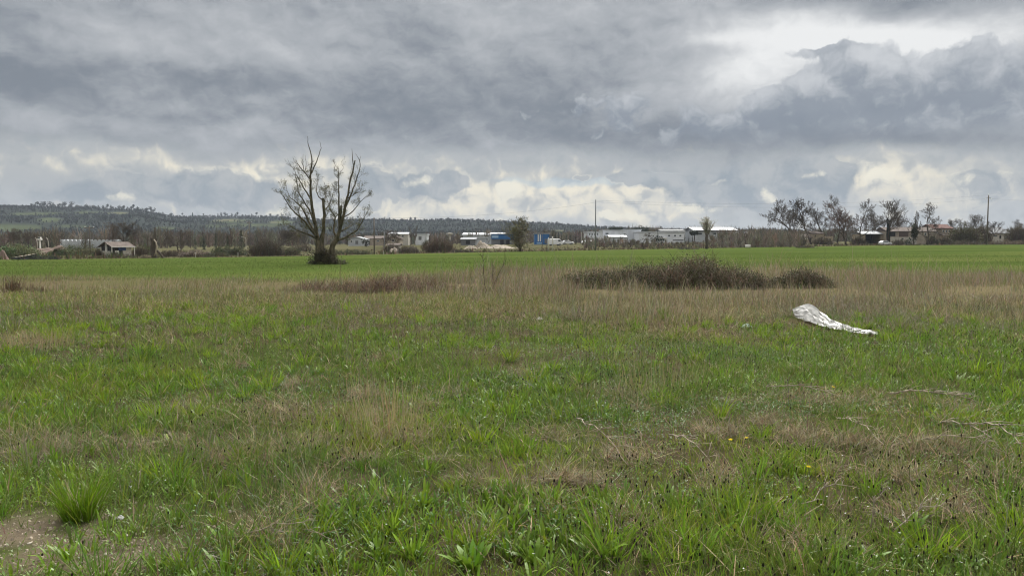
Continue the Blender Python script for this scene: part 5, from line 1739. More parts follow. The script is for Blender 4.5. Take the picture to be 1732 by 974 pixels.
m_stonew = mat('rubble_stone_wall', (.32, .27, .20), var=.35, scale=2.5, rough=.95)
m_pale = mat('pale_plaster', (.44, .41, .36), var=.15, scale=1.2, rough=.9)
m_dark = mat('dark_opening', (.020, .020, .022), var=.3, scale=2, rough=.6)
m_pane = mat('window_glass', (.05, .06, .07), var=.2, scale=1, rough=.15, spec=.6)
m_brown = mat('brown_shutter', (.10, .075, .065), var=.2, scale=4, rough=.8)
m_trim = mat('white_trim', (.70, .68, .64), var=.08, scale=4, rough=.7)


class Bld:
    """a building set out in photo pixels on its own facade plane at distance D"""
    def __init__(self, name, label, px, D, cat='building', turn=0.0, group=None):
        self.b = gp(px, D); self.px = px; self.D = D
        self.t = thing(name, label, cat, self.b, turn, group)

    def X(self, px): return (px - self.px) / F * self.D
    def Z(self, py): return at(self.px, py, self.D).z - self.b.z

    def wall(self, x0, x1, y_top, depth, m, y_bot=None, name='wall', front=0.0):
        b = MB(); z0 = -1.2 if y_bot is None else self.Z(y_bot)
        b.box(self.X(x0), self.X(x1), front, front + depth, z0, self.Z(y_top)); return b.build(name, m, self.t)

    def gable(self, x0, x1, y_eave, y_ridge, depth, m, over=.35, front=0.0, name='roof'):
        """ridge parallel to the facade"""
        b = MB(); a, c = self.X(x0) - over, self.X(x1) + over; e, r = self.Z(y_eave) + .04, self.Z(y_ridge); q = .16
        prof = [(-over + front, e - .1), (depth / 2 + front, r), (depth + over + front, e - .1), (depth + over + front, e - .1 + q), (depth / 2 + front, r + q), (-over + front, e - .1 + q)]
        n = 6
        vs = [(a, y, z) for y, z in prof] + [(c, y, z) for y, z in prof]
        b.add(vs, [(0, 1, 4, 5), (1, 2, 3, 4), (6, 11, 10, 7), (7, 10, 9, 8)] + [(i, i + 6, (i + 1) % 6 + 6, (i + 1) % 6) for i in range(6)])
        # gable infill
        for xx in (a + over, c - over):
            b.add([(xx, front, e - .1), (xx, depth + front, e - .1), (xx, depth / 2 + front, r - .01)], [(0, 1, 2)])
        return b.build(name, m, self.t)

    def front_gable(self, x0, x1, y_eave, y_ridge, depth, m, wallm, over=.3):
        """ridge running away from the camera"""
        a, c = self.X(x0), self.X(x1); mid = (a + c) / 2; e, r = self.Z(y_eave), self.Z(y_ridge)
        w = MB(); w.add([(a, 0, e), (c, 0, e), (mid, 0, r), (a, depth, e), (c, depth, e), (mid, depth, r)], [(0, 1, 2), (5, 4, 3)]); w.build('gable', wallm, self.t)
        b = MB(); k = (r - e) / (mid - a); q = .15
        for s, xx in ((1, a - over), (-1, c + over)):
            z0 = e - k * over + .02
            vs = [(xx, -over, z0), (mid, -over, r + .02), (mid, depth + over, r + .02), (xx, depth + over, z0)]
            vs += [(x, y, z + q) for x, y, z in vs]
            b.add(vs, [(0, 3, 2, 1), (4, 5, 6, 7), (0, 1, 5, 4), (1, 2, 6, 5), (2, 3, 7, 6), (3, 0, 4, 7)])
        return b.build('roof', m, self.t)

    def flat(self, x0, x1, y0, y1, depth, m, over=.3, front=0.0, name='roof'):
        b = MB(); b.box(self.X(x0) - over, self.X(x1) + over, front - over, front + depth + over, self.Z(y1) + .003, self.Z(y0)); return b.build(name, m, self.t)

    def panel(self, name, x0, x1, y0, y1, m, proud=.06, front=0.0, frame=None):
        b = MB(); b.box(self.X(x0), self.X(x1), front - proud, front + .05, self.Z(y1), self.Z(y0)); o = b.build(name, m, self.t)
        if frame:
            f = MB(); w = .09; a, c, lo, hi = self.X(x0), self.X(x1), self.Z(y1), self.Z(y0); p = front - proud - .03
            f.box(a - w, c + w, p, front + .02, hi, hi + w); f.box(a - w, c + w, p, front + .02, lo - w, lo); f.box(a - w, a, p, front + .02, lo, hi); f.box(c, c + w, p, front + .02, lo, hi)
            f.build('frame', frame, o)
        return o


# ---- the derelict hut
D = 131; b = gp(189, D)
hut = thing('derelict_hut', 'small derelict hut with open gable, blue panel and sagging brown roof', 'hut', b, R(62), scale=(.80, .80, .88))
L_, W_, E_, RG = 4.6, 4.0, 2.15, 3.0
w = MB()
w.box(0, .18, 0, W_, -1, 1.15)                      # low gable end wall
w.box(0.18, L_, W_ - .18, W_, -1, E_)
w.box(L_ - .18, L_, 0, W_ - .18, -1, E_)
w.box(3.3, L_ - .18, 0, .18, -1, E_)
w.box(0.18, 3.3, 0, .18, -1, .55)
w.build('wall', m_pale, hut)
rf = MB(); ov = .45
for s in (0, 1):
    y0, y1 = (-ov, W_ / 2) if s == 0 else (W_ + ov, W_ / 2); z0 = E_ - .12
    vs = [(-ov, y0, z0), (L_ + .7, y0, z0), (L_ + .7, y1, RG), (-ov, y1, RG)]; vs += [(x, y, z + .12) for x, y, z in vs]
    rf.add(vs, [(0, 1, 2, 3), (7, 6, 5, 4), (0, 4, 5, 1), (1, 5, 6, 2), (2, 6, 7, 3), (3, 7, 4, 0)])
rf.build('roof', m_tileb, hut)
fr = MB()
for y in (.0, W_ * .45, W_ * .55, W_ - .12): fr.box(-.05, .10, y, y + .14, 1.15, E_ + (.72 if .2 < y / W_ < .7 else -.05))
fr.box(-.06, .10, 0, W_, 1.14, 1.26)
fr.build('gable_frame', m_trim, hut)
fa = MB(); fa.box(-ov, L_ + .7, -ov - .06, -ov, E_ - .15, E_ + .03); fa.build('fascia', m_trim, hut)
for y in (.25, 2.35):
    o_ = MB(); o_.box(.12, .17, y, y + 1.5, 1.27, E_); o_.build('opening', m_dark, hut)
p_ = MB(); p_.box(1.55, 3.29, -.04, .12, 1.35, E_ - .03); p_.build('blue_panel', mat('faded_blue_board', (.045, .07, .16), var=.3, scale=3), hut)
for x, m_ in ((.75, m_trim), (2.55, m_pale)):
    p_ = MB(); p_.box(x, x + .85, -.05, .10, .1, 1.34); p_.build('door', m_, hut)
p_ = MB(); p_.box(.2, 3.29, .19, .24, .56, E_ - .05); p_.build('opening', m_dark, hut)
ps = MB(); ps.box(L_ + .5, L_ + .62, -.4, -.28, -1, E_ - .1); ps.build('post', m_trim, hut)

# ---- far left: greenhouses, soil heaps, white pipes
gh = thing('greenhouse', 'long low row of white arched greenhouse tunnels behind the hut', 'greenhouse', gp(158, 232), R(29))
g_ = MB()
for k in range(15):
    x = (k - 7.5) * 1.12 * 1.0
    a = [(x + .56 * math.cos(t), 2.1 + .75 * math.sin(t)) for t in np.linspace(math.pi, 0, 8)]
    g_.prism([(x - .56, -.5)] + a + [(x + .56, -.5)], 0, 20)
g_.build('tunnel', m_roofw, gh)
e_ = MB()
for k in range(15):
    x = (k - 7.5) * 1.12; e_.box(x - .3, x + .3, -.08, .02, .1, 1.9)
e_.build('end_panel', m_grey, gh)
B_ = Bld('low_shed', 'low grey shed with a pale roof edge behind the olive scrub', 118, 240, 'shed')
B_.wall(104, 131, 406.5, 8, m_dgrey); B_.flat(104, 131, 404.8, 406.3, 8, m_roofw)


def heap(label, px, w, py_top, D, m, name='soil_heap', peaks=2, seed=1, depth=.6):
    b = gp(px, D); W = size(w, D); h = at(px, py_top, D).z - b.z; r = random.Random(seed)
    cs = [(r.uniform(-.3, .3) * W, r.uniform(.7, 1), r.uniform(.2, .33) * W) for _ in range(peaks)] + [(0, .75, .36 * W)]
    nx, ny = 34, 16; vs = []; fs = []
    for i in range(nx):
        for j in range(ny):
            x = (i / (nx - 1) - .5) * W * 1.15; y = (j / (ny - 1) - .5) * W * depth * 1.2
            z = max(hh * math.exp(-((x - cx) / s) ** 2 - (y / (s * depth * 1.1)) ** 2) for cx, hh, s in cs) * h
            z += (float(fbm(x + px, y, W * .12, seed)) - .5) * h * .3 - .12 * h
            vs.append((x, y, z))
    for i in range(nx - 1):
        for j in range(ny - 1): fs.append((i * ny + j, (i + 1) * ny + j, (i + 1) * ny + j + 1, i * ny + j + 1))
    q = MB(); q.add(vs, fs); o = q.build(name, m, None, True); o.location = (b.x, b.y, b.z); o.rotation_euler = (0, 0, -math.atan2(b.x, b.y))
    tag(o, label, 'heap'); return o


m_soil = mat('pinkish_soil', (.19, .145, .118), var=.25, scale=1.5, color2=(.155, .105, .088), bump=.5, rough=.95)
m_rub = mat('beige_rubble', (.29, .25, .20), var=.3, scale=2.0, bump=.8, rough=.95)
m_sand = mat('pale_sand', (.30, .26, .19), var=.2, scale=1, rough=.95)
heap('long pinkish soil heap behind the dark bramble hedge', 80, 66, 413, 160, m_soil, peaks=3, seed=4)
heap('reddish soil bank at the left edge of the picture', -2, 26, 419, 116, m_soil, peaks=1, seed=6)
heap('pointed beige rubble heap in front of the blue roofed sheds', 818, 34, 406, 205, m_rub, 'rubble_heap', 1, 8)
heap('low beige rubble heap left of the pointed one', 795, 24, 412, 200, m_rub, 'rubble_heap', 2, 9)
heap('long flat rubble bank right of the pointed heap', 850, 50, 412, 205, m_rub, 'rubble_heap', 4, 10)
heap('pale grey stone pile in front of the hedge by the houses', 668, 22, 416, 168, m_rub, 'rubble_heap', 2, 12)
# sandy track in front of the soil heap
q = MB(); vs = []
for i in range(21):
    f = i / 20; px = 30 + 66 * f; d = 112 + 34 * f
    a = gp(px, d)
    vs += [(a.x, a.y - 1.6, gz(a.x, a.y - 1.6) - .05 + .9 * f + .35), (a.x, a.y + 2.2, gz(a.x, a.y + 2.2) + .15 + 1.1 * f + .45)]
q.add(vs, [(2 * i, 2 * i + 2, 2 * i + 3, 2 * i + 1) for i in range(20)])
o = q.build('track', m_sand); tag(o, kind='structure')
m_pole_w = mat('weathered_pole_wood', (.13, .11, .09), var=.3, scale=3, stretch=(1, 1, .1))
m_pole_m = mat('galvanised_pole', (.22, .23, .24), var=.15, scale=3, metal=.3, rough=.6)
m_conc = mat('pale_concrete', (.50, .48, .43), var=.15, scale=3, rough=.9)
m_insul = mat('white_porcelain', (.75, .75, .73), var=.05, scale=10, rough=.3)
for (px, lab, s) in ((63, 'white bent pipe at the left end of the soil heap', 1), (82, 'white bent pipe at the right end of the soil heap', -1)):
    b = gp(px, 165); z = at(px, 412, 165).z - b.z; z2 = at(px, 402, 165).z - b.z
    q = MB(); q.tube([(0, 0, z - 2), (0, 0, z), (-.15, 0, z2 - .3), (-.45, 0, z2)], [.07, .07, .065, .06], 8); o = q.build('vent_pipe', m_pale, None, True); o.location = b; tag(o, lab, 'pipe')
b = gp(66, 190)
dg = thing('white_machine', 'small white machine standing behind the soil heap', 'machine', b)
z = at(66, 401, 190).z - b.z
q = MB(); q.box(-.4, .4, 0, .8, z - .8, z - .35); q.box(-.25, .25, .1, .7, z - .36, z); q.box(-.15, .15, .2, .5, -.3, z - .8); q.build('body', m_trim, dg)
q = MB(); q.box(-.3, .25, .05, .12, z - .34, z - .1); q.build('window', m_pane, dg)

# ---- houses behind the big tree
H = Bld('gabled_house', 'grey gabled house just right of the big tree', 604, 285, 'house')
H.wall(589, 617, 405, 9, m_grey); H.front_gable(589, 617, 405, 401, 9, m_roofg, m_grey); H.panel('door', 601, 606, 407, 413, m_dgrey); H.panel('window', 593, 596, 407, 410, m_pane, frame=m_trim)
H = Bld('long_house', 'cream house with a low tan roof right of the gabled house', 632, 300, 'house')
H.wall(615, 650, 404, 9, m_render); H.gable(615, 650, 404, 399.5, 9, m_tileb); H.panel('window', 622, 625, 406, 409, m_pane, frame=m_trim); H.panel('window', 638, 641, 406, 409, m_pane, frame=m_trim)
H = Bld('pale_house', 'pale house with white upper storey right of the dark pole', 672, 320, 'house')
H.wall(658, 690, 396, 9, m_pale); H.gable(658, 690, 396, 393.3, 9, m_roofw); [H.panel('window', x, x + 3, 398, 401, m_pane, frame=m_trim) for x in (662, 670, 680)]
H = Bld('cream_house', 'cream gabled house in front of the pale house', 664, 270, 'house')
H.wall(655, 676, 404, 8, m_render); H.front_gable(655, 676, 404, 399, 8, m_tileb, m_render); H.panel('window', 663, 667, 405, 409, m_pane, frame=m_trim)
H = Bld('white_house', 'small white house half hidden behind the grey thorn bush', 664, 205, 'house')
H.wall(657, 674, 415, 5, m_pale); H.gable(657, 674, 415, 412.5, 5, m_tileb); H.panel('window', 661, 664, 417, 420, m_pane, frame=m_trim)
H = Bld('white_shed', 'low white shed above the red brown thicket', 711, 330, 'shed')
H.wall(702, 722, 398, 8, m_white2); H.flat(702, 722, 395.5, 397.8, 8, m_roofw); H.panel('door', 708, 713, 400, 406, m_dgrey)
H = Bld('water_tower', 'small pale water tower on a thin stem above the hedges', 761, 320, 'tower')
q = MB(); q.lathe([(.4, -1), (.4, H.Z(397)), (1.4, H.Z(396.5)), (1.5, H.Z(394.5)), (.4, H.Z(394))], 14); q.build('tank', m_pale, H.t, False)
q = MB(); q.box(-.5, .5, -.75, -.55, 0, 2.1); q.build('door', m_dgrey, H.t)

# ---- blue and white sheds in the centre
S_ = Bld('long_white_shed', 'long shed with a pale sheet roof behind the rubble heaps', 818, 345, 'shed')
S_.wall(783, 853, 397.5, 20, m_grey); S_.gable(783, 853, 397.3, 393.6, 20, m_roofw); S_.panel('door', 842, 848, 399, 406, m_white2)
S_ = Bld('blue_shed', 'bright blue walled shed left of the willow', 850, 300, 'shed')
S_.wall(831, 869, 396.5, 12, m_blue, y_bot=404.5); S_.wall(831, 869, 404.3, 11.5, m_dgrey, name='base', front=.25); S_.flat(831, 869, 395.4, 396.3, 12, m_roofg); S_.panel('panel', 832, 843, 398, 402.5, m_pblue); [S_.panel('door', x, x + 6, 406, 413, m_dark) for x in (846, 856)]
S_ = Bld('grey_shed', 'dark grey shed left of the blue one', 793, 255, 'shed')
S_.wall(780, 804, 405, 9, m_dgrey); S_.gable(780, 804, 405, 402.8, 9, m_roofg); S_.panel('door', 788, 795, 407, 413, m_dark)
S_ = Bld('white_roofed_shed', 'small shed with a white roof above the pointed rubble heap', 806, 300, 'shed')
S_.wall(792, 822, 403, 9, m_grey); S_.flat(792, 822, 400.4, 402.8, 9, m_roofw); S_.panel('door', 798, 803, 405, 410, m_dgrey)
S_ = Bld('blue_building', 'blue building with two white vertical stripes right of the willow', 918, 268, 'building')
S_.wall(905, 929, 396, 14, m_blue); S_.flat(905, 929, 394.2, 395.8, 14, m_roofg); S_.panel('stripe', 909.5, 911.5, 396.5, 408.5, m_trim); S_.panel('stripe', 913, 915, 396.5, 408.5, m_trim); S_.wall(929.1, 934, 397.5, 12, m_dgrey, name='annex', front=.4)
S_.panel('door', 921, 926, 404, 412, m_dgrey); S_.panel('sign', 908, 916.5, 410.5, 412.5, m_pblue)

# ---- the white industrial group
S_ = Bld('white_hall', 'white hall with rows of dark windows left of the white block', 1008, 360, 'hall')
S_.wall(992, 1019, 393.6, 14, m_white2); S_.flat(992, 1019, 391.8, 393.4, 14, m_roofw); [S_.panel('window', x, x + 2.2, 395.2, 397.6, m_pane) for x in (996, 1000.5, 1005, 1009.5, 1014)]
S_ = Bld('white_block', 'tall white block at the centre of the industrial group', 1030, 335, 'block')
S_.wall(1020, 1053, 391, 14, m_white); S_.flat(1020, 1053, 389, 390.8, 14, m_roofw); S_.wall(1011, 1030, 401, 7, m_white2, name='annex', front=-7.2); S_.panel('window', 1012, 1028, 407, 409, m_grey, front=-7.2); S_.panel('window', 1024, 1029, 394, 396.5, m_pane)
S_ = Bld('pale_shed', 'pale grey shed with a low gable in front of the white block', 1046, 315, 'shed')
S_.wall(1031, 1060, 401, 10, m_grey); S_.gable(1031, 1060, 401, 398.2, 10, m_roofw); S_.panel('door', 1041, 1047, 404, 412.5, m_white); S_.panel('door', 1050, 1056, 404, 412.5, m_white)
S_ = Bld('large_white_hall', 'large plain white hall behind the small bare tree', 1072, 350, 'hall')
S_.wall(1058, 1084, 389.4, 18, m_white); S_.flat(1058, 1084, 388, 389.2, 18, m_roofw); S_.panel('door', 1066, 1071, 406, 411, m_dark); S_.panel('window', 1074, 1080, 395, 397, m_pane)
S_ = Bld('long_white_building', 'long white building with a dark covered entrance and columns', 1118, 335, 'building')
S_.wall(1081, 1158, 394, 16, m_white2); S_.flat(1081, 1158, 391.8, 393.8, 16, m_roofw); S_.panel('opening', 1107, 1124, 404, 407.5, m_dark, proud=.1); S_.panel('opening', 1138, 1156, 405.5, 407, m_dark, proud=.1)
for x in (1107.5, 1111.5, 1115.5, 1119.5, 1123.5): S_.panel('column', x, x + .9, 403.8, 411, m_trim, proud=.35)
S_.wall(1105, 1127, 402, .9, m_trim, y_bot=404, name='porch_roof', front=-1.0); [S_.panel('window', x, x + 3, 397.5, 400, m_pane) for x in (1096, 1130, 1140, 1149)]
S_ = Bld('grey_roofed_hall', 'hall with a dark grey roof above the long white building', 1132, 400, 'hall')
S_.wall(1118, 1158, 390.6, 16, m_white); S_.gable(1118, 1158, 390.6, 388, 16, m_dgrey); S_.panel('window', 1139, 1146, 391.3, 393.2, m_dark)
S_ = Bld('long_grey_roof_factory', 'factory with a long pale grey roof and dark eave behind the blossoming tree', 1212, 390, 'factory')
S_.wall(1176, 1246, 391, 24, m_grey); S_.gable(1176, 1246, 390.6, 384, 24, m_roofg, over=1.0); S_.panel('eave_band', 1175, 1247, 389.7, 391.0, m_dark, proud=1.1); [S_.panel('window', x, x + 5, 394, 397, m_pane) for x in (1182, 1194, 1206, 1218, 1230)]
S_ = Bld('white_end_building', 'white building at the right end of the industrial group', 1252, 350, 'building')
S_.wall(1242, 1262, 394, 9, m_white2); S_.flat(1242, 1262, 392, 393.8, 9, m_roofw); S_.panel('window', 1246, 1250, 396.5, 399, m_pane); S_.panel('window', 1254, 1258, 396.5, 399, m_pane)
S_ = Bld('small_white_house', 'small white house among the bare woods right of the industrial group', 1274, 340, 'house')
S_.wall(1266, 1282, 396.3, 7, m_pale); S_.gable(1266, 1282, 396.3, 394, 7, m_tileb); S_.panel('window', 1271, 1273, 397.8, 400, m_pane); S_.panel('window', 1276, 1278, 397.8, 400, m_pane)
# ---- ruin, sheds and houses at the right
S_ = Bld('stone_ruin', 'tan stone farmhouse ruin with dark empty openings', 1382, 282, 'ruin')
S_.wall(1353, 1374, 402, 8, m_stonew); S_.wall(1374.2, 1393, 395.5, 8.2, m_stonew, name='wall'); S_.wall(1393.2, 1409, 399.5, 7.6, m_stonew, name='wall'); S_.gable(1353, 1374, 402, 396.5, 8, m_tileb, .2); S_.gable(1374.2, 1393, 395.5, 391.5, 8.2, m_tileb, .2)
for x0, x1, y0, y1 in ((1355.5, 1358, 403, 409), (1369, 1372, 403, 411), (1384, 1387, 402.5, 411), (1389, 1391, 401, 409), (1401.5, 1404.5, 404, 410)): S_.panel('opening', x0, x1, y0, y1, m_dark)
S_.panel('window', 1378, 1380, 398, 400.5, m_dark); S_.panel('window', 1360, 1366, 401.8, 405, m_trim)
S_ = Bld('open_barn', 'barn with a grey roof and wide dark opening left of the ivy clad tree', 1474, 275, 'barn')
S_.wall(1458, 1463.5, 396, 8, m_stonew); S_.wall(1463.7, 1489, 396, 1, m_dgrey, name='back_wall', front=7); S_.wall(1489.2, 1495, 396, 8, m_stonew); S_.gable(1458, 1495, 396, 391.5, 8, m_roofg); S_.panel('opening', 1467, 1486, 397.5, 407, m_dark, front=6.9)
S_ = Bld('low_house', 'long low house with a faded reddish roof and brown shutters', 1542, 272, 'house')
S_.wall(1500, 1583, 391.5, 9, m_render); S_.gable(1500, 1583, 391.5, 384.5, 9, m_tileb); S_.panel('opening', 1504, 1514, 392.3, 400, m_dark); S_.panel('shutter', 1520, 1536, 392.2, 400.5, m_brown); S_.panel('post', 1516, 1519.5, 391.8, 401, m_render, proud=.15)
S_.wall(1503, 1546, 401, .5, m_pale, name='garden_wall', front=-1.6); S_.panel('window', 1549, 1552, 395, 399, m_pane, frame=m_trim); S_.panel('opening', 1521, 1524, 403, 405.5, m_dark, front=-1.6); S_.panel('window', 1563, 1566, 394, 398, m_pane, frame=m_trim)
S_ = Bld('two_storey_house', 'two storey cream house with a red tiled roof', 1592, 278, 'house')
S_.wall(1578, 1609, 386.5, 9, m_render); S_.gable(1578, 1609, 386.5, 379.6, 9, m_tile, .5); [S_.panel('window', x, x + 2.2, 389.5, 393.2, m_pane, frame=m_trim) for x in (1593.5, 1598.5, 1603.5)]
S_.wall(1588.5, 1608, 398.6, 3, m_stonew, name='lean_to', front=-3.05)
q = MB(); a, c = S_.X(1587.5), S_.X(1609); q.add([(a, -3.5, S_.Z(399.2)), (c, -3.5, S_.Z(399.2)), (c, -.02, S_.Z(396)), (a, -.02, S_.Z(396)), (a, -3.5, S_.Z(398.6)), (c, -3.5, S_.Z(398.6)), (c, -.02, S_.Z(395.4)), (a, -.02, S_.Z(395.4))], [(0, 3, 2, 1), (4, 5, 6, 7), (0, 1, 5, 4), (1, 2, 6, 5), (2, 3, 7, 6), (3, 0, 4, 7)]); q.build('lean_to_roof', m_tileb, S_.t)
S_.panel('window', 1582, 1584.5, 391, 394, m_pane, frame=m_trim)
S_ = Bld('grey_roofed_house', 'house with a dark hipped roof right of the wooden power pole', 1692, 300, 'house')
S_.wall(1675, 1698, 396, 9, m_pale); S_.gable(1672, 1704, 395, 384.5, 11, m_dgrey, .6); S_.panel('window', 1680, 1686, 398.5, 400.3, m_pane); S_.panel('door', 1690, 1693, 398, 404, m_dark)

# ------------------------------------------------------------------ poles, wires, posts
POLE_TOP = {}


def pole(name, label, px, py_top, D, r0, r1, m, arm=None, insul=0, cat='pole', key=None):
    b = gp(px, D); h = at(px, py_top, D).z - b.z
    t = thing(name, label, cat, b, -math.atan2(b.x, b.y))
    q = MB(); q.tube([(0, 0, -.4), (0, 0, h * .5), (0, 0, h)], [r0, (r0 + r1) / 2, r1], 8); q.build('shaft', m, t, True)
    if arm:
        q = MB(); q.box(-arm / 2, arm / 2, -.07, .07, h - .55, h - .40); q.tube([(-arm * .38, .02, h - .5), (0, .09, h - 1.2)], [.03, .03], 4); q.tube([(arm * .38, .02, h - .5), (0, .09, h - 1.2)], [.03, .03], 4); q.build('crossarm', m, t)
    for k in range(insul):
        f = (k / (insul - 1) - .5) if insul > 1 else 0
        q = MB(); x = f * (arm or .0) * .92; z = h - .39 if arm else h
        q.lathe([(.03, 0), (.09, .05), (.05, .12), (.09, .18), (.04, .27)], 8, (x, 0, z)); q.build('insulator', m_insul, t)
    if key: POLE_TOP[key] = (b, h)
    return t


pole('utility_pole', 'dark utility pole with white insulators rising left of the hut', 152, 382, 168, .14, .10, m_pole_w, 1.9, 3, key='a')
pole('utility_pole', 'slender utility pole behind the conifers left of the big tree', 422, 374, 215, .15, .11, m_pole_w, 1.3, 3, key='b')
pole('utility_pole', 'plain dark wooden pole to the right of the big tree', 633, 368, 150, .15, .10, m_pole_w, key='c')
pole('metal_pole', 'tall thin grey metal pole standing alone right of the blue building', 1007, 338, 172, .16, .11, m_pole_m, key='d')
t = pole('utility_pole', 'tall wooden power pole with a three pronged head at the right', 1669, 331, 246, .24, .16, m_pole_w, None, 0, key='e')
b, h = POLE_TOP['e']
for s in (-1, 0, 1):
    q = MB(); q.tube([(0, 0, h - .5), (s * .75, 0, h - (.95 if s else -.25))], [.09, .06], 5); q.build('bracket', m_pole_m, t)
    q = MB(); q.lathe([(.05, 0), (.14, .08), (.07, .2), (.14, .3), (.05, .42)], 8, (s * .75, 0, h - (1.25 if s else -.2))); q.build('insulator', m_insul, t)
pole('dark_post', 'thin dark post in front of the blue building', 917, 392, 164, .07, .05, m_pole_w, cat='post')
pole('pale_post', 'pale grey thin post in front of the narrow conifers', 983, 393, 192, .07, .05, m_conc, cat='post')
pole('dark_post', 'short dark post left of the two pale gate posts', 925, 408, 163, .09, .08, m_pole_w, cat='post')
pole('gate_post', 'pale wooden gate post left of the pair in front of the blue building', 928, 402, 161, .11, .10, m_conc, cat='post')
pole('gate_post', 'pale concrete gate post right of the pair in front of the blue building', 934.5, 400, 161, .14, .13, m_conc, cat='post')
pole('grey_post', 'grey post standing in front of the slim greenish tree', 650, 392, 172, .08, .06, m_pole_m, cat='post')
pole('grey_post', 'grey post behind the red brown thicket', 778, 391, 215, .09, .07, m_pole_w, cat='post')
pole('lamp_post', 'thin lamp post in front of the factory with the long roof', 1236, 383, 300, .09, .06, m_pole_m, cat='post')
b = gp(416, 150); h = at(416, 402, 150).z - b.z
t = thing('street_lamp', 'pale street lamp post with a bent arm left of the dark round thicket', 'street lamp', b)
q = MB(); q.tube([(0, 0, -.3), (0, 0, h * .9), (-.1, 0, h)], [.06, .05, .045], 7); q.build('post', m_conc, t)
q = MB(); q.tube([(-.1, 0, h), (-.6, 0, h + .12)], [.04, .03], 6); q.build('arm', m_conc, t)
q = MB(); q.box(-.95, -.6, -.09, .09, h + .07, h + .15); q.build('lamp_head', m_grey, t)


def wire(label, A, Bp, sag, r=.010):
    A = Vector(A); Bp = Vector(Bp); pts = []
    for i in range(25):
        f = i / 24; p = A.lerp(Bp, f); p.z -= sag * 4 * f * (1 - f); pts.append(p - A)
    q = MB(); q.tube(pts, r, 4); o = q.build('power_line', mat('cable', (.06, .06, .06), var=.1, scale=1)); o.location = A; tag(o, label, 'cable')


def topof(k, dx=0, dz=0):
    b, h = POLE_TOP[k]; return (b.x + dx, b.y, b.z + h + dz)


off = gp(2300, 255); off = (off.x, off.y, off.z + 15)
offl = gp(-420, 175); offl = (offl.x, offl.y, offl.z + 7)
wire('power cable from the tall grey pole down to the plain dark pole', topof('c', 0, -.1), topof('d', 0, -.6), 1.0)
wire('long power cable between the tall grey pole and the power pole at right', topof('d', 0, -.5), topof('e', -.75, -1.0), 2.0)
wire('upper power cable running left from the three pronged pole head', topof('d', 0, -.15), topof('e', 0, .25), 1.7)
wire('power cable leaving the three pronged pole towards the right edge', topof('e', .75, -1.0), off, 2.0)
wire('power cable from the pole by the hut to the pole behind the conifers', topof('a', .5, -.1), topof('b', -.5, -.1), .8)

fp = thing('fence_post', 'thin wooden fence post along the far edge of the field at right', 'fence post', gp(1208, 196), 0, 'fence posts along the far field edge')
q = MB(); q.tube([(0, 0, -.3), (.02, 0, 1.35)], [.06, .05], 6); q.build('shaft', m_pole_w, fp)
q = MB(); q.tube([(.02, 0, 1.35), (.02, 0, 1.39)], [.058, .03], 6); q.build('cap', m_pole_w, fp)
for px, d, s in ((1217, 196, 1), (1240, 198, 1.1), (1250, 199, .9), (1287, 205, 1.), (1300, 207, 1.3), (1318, 210, 1), (1344, 214, 1.3), (1378, 222, 1), (1405, 228, 1), (1421, 230, 1.5), (1448, 236, 1), (1468, 238, 1), (1515, 240, 1), (1040, 180, .9), (1062, 182, .9), (1118, 186, .9), (1140, 188, .9), (960, 171, .9)):
    dup(fp, gp(px, d), rr.uniform(0, 3), (1, 1, s))
fq = None
for px, d, lab in ((330, 126, 'short pale stake at the field edge below the reed clump'), (402, 126, 'short pale stake at the field edge below the street lamp'), (648, 141, 'short white marker lying at the foot of the hedge'), (1003, 176, 'short stake at the foot of the tall grey pole')):
    q = MB(); q.tube([(0, 0, -.2), (0, 0, .75)], [.05, .045], 6); q.tube([(0, 0, .75), (0, 0, .80)], [.045, .02], 6)
    o = q.build('stake', m_conc); o.location = gp(px, d); tag(o, lab, 'stake')

# ------------------------------------------------------------------ vehicles and the white tank
m_paint = mat('white_car_paint', (.74, .75, .76), var=.03, scale=2, rough=.25, spec=.6)
m_tyre = mat('tyre_rubber', (.025, .025, .025), var=.2, scale=8, rough=.9)
m_rim = mat('wheel_rim', (.45, .46, .47), var=.1, scale=8, rough=.4, metal=.6)
m_lampw = mat('headlight_glass', (.7, .7, .68), var=.05, scale=8, rough=.2)


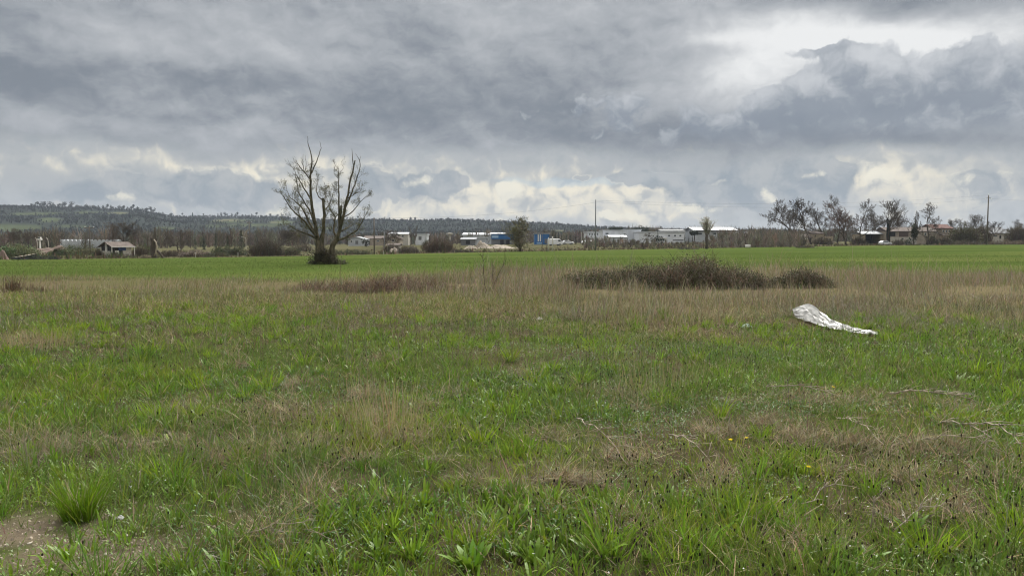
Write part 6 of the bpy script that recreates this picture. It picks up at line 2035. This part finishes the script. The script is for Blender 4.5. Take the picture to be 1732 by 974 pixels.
def car(label, loc, rz, kind='car'):
    t = thing('parked_car' if kind == 'car' else 'parked_van', label, kind, loc, rz)
    if kind == 'car': prof = [(-2.05, .30), (2.0, .30), (2.08, .62), (1.95, .82), (1.05, .94), (.45, 1.42), (-1.15, 1.45), (-1.85, 1.0), (-2.08, .92)]
    else: prof = [(-2.3, .35), (2.3, .35), (2.35, .85), (2.1, 1.15), (1.55, 1.95), (1.2, 2.15), (-2.3, 2.15)]
    q = MB(); q.prism(prof, -.85, .85); bo = q.build('body', m_paint, t)
    bv = bo.modifiers.new('bevel', 'BEVEL'); bv.width = .07; bv.segments = 2
    for s in (-1, 1):
        q = MB(); y = s * .855
        if kind == 'car': pl = [(-1.5, 1.0), (.75, .98), (.38, 1.36), (-1.08, 1.38)]
        else: pl = [(.7, 1.3), (1.75, 1.3), (1.4, 1.85), (.7, 1.85)]
        q.add([(x, y + s * .004, z) for x, z in pl] + [(x, y - s * .03, z) for x, z in pl], [(0, 1, 2, 3), (7, 6, 5, 4)] + [(i, i + 4, (i + 1) % 4 + 4, (i + 1) % 4) for i in range(4)]); q.build('side_window', m_pane, t)
        for x in (-1.3, 1.3):
            q = MB(); q.tube([(x, s * .72, .32), (x, s * .90, .32)], .33, 14); wq = q.build('wheel', m_tyre, t)
            q = MB(); q.tube([(x, s * .80, .32), (x, s * .915, .32)], .19, 12); q.build('rim', m_rim, wq)
        q = MB(); q.box(1.98 if kind == 'car' else 2.26, 2.06 if kind == 'car' else 2.36, s * .62 - .14, s * .62 + .14, .62, .76); q.build('headlight', m_lampw, t)
    return t


g = gp(1497, 258); car('white car parked in front of the ivy clad tree', (g.x, g.y, g.z), R(12))
g = gp(939, 240); car('white van parked right of the blue building', (g.x, g.y, g.z), R(20), 'van')
for px, lab, a in ((960, 'white car parked at the foot of the narrow conifers', 15), (990, 'white car left of the pair beside the tall grey pole', 70), (999, 'white car right of the pair beside the tall grey pole', 100)):
    g = gp(px, 262); car(lab, (g.x, g.y, g.z), R(a))
g = gp(1265, 202)
t = thing('water_tank', 'small white boxy tank standing at the far field edge below the woods', 'tank', g)
q = MB(); q.box(-.62, .62, -.45, .45, .18, .85); bo = q.build('body', m_trim, t); bv = bo.modifiers.new('bevel', 'BEVEL'); bv.width = .08; bv.segments = 2
q = MB(); [q.box(x - .05, x + .05, -.4, .4, -.1, .18) for x in (-.5, .5)]; q.build('skid', m_dgrey, t)
q = MB(); q.lathe([(.16, .851), (.16, .93), (.05, .95)], 10, (.2, 0, 0)); q.build('lid', m_dgrey, t)
# ------------------------------------------------------------------ the moist air
def build_haze():
    m = bpy.data.materials.new('haze_air'); m.use_nodes = True
    nt = m.node_tree; nt.nodes.clear()
    v = nt.nodes.new('ShaderNodeVolumePrincipled')
    v.inputs['Color'].default_value = (.47, .53, .62, 1)
    v.inputs['Density'].default_value = HAZE
    v.inputs['Anisotropy'].default_value = 0.2
    o = nt.nodes.new('ShaderNodeOutputMaterial'); nt.links.new(v.outputs[0], o.inputs['Volume'])
    q = MB(); q.box(-3900, 3900, -120, 3300, -14, 190)
    h = q.build('haze', m); tag(h, 'thin bluish air over the whole landscape', 'haze', kind='stuff')


HAZE = 0.00013
build_haze()
SC.cycles.volume_bounces = 0
SC.cycles.max_bounces = 6
SC.cycles.diffuse_bounces = 3
SC.cycles.glossy_bounces = 2
SC.cycles.transmission_bounces = 4
SC.cycles.filter_width = 1.15
SC.cycles.use_denoising = True
SC.cycles.denoising_input_passes = 'RGB_ALBEDO_NORMAL'
SC.cycles.denoising_prefilter = 'ACCURATE'
SC.cycles.adaptive_threshold = 0.004
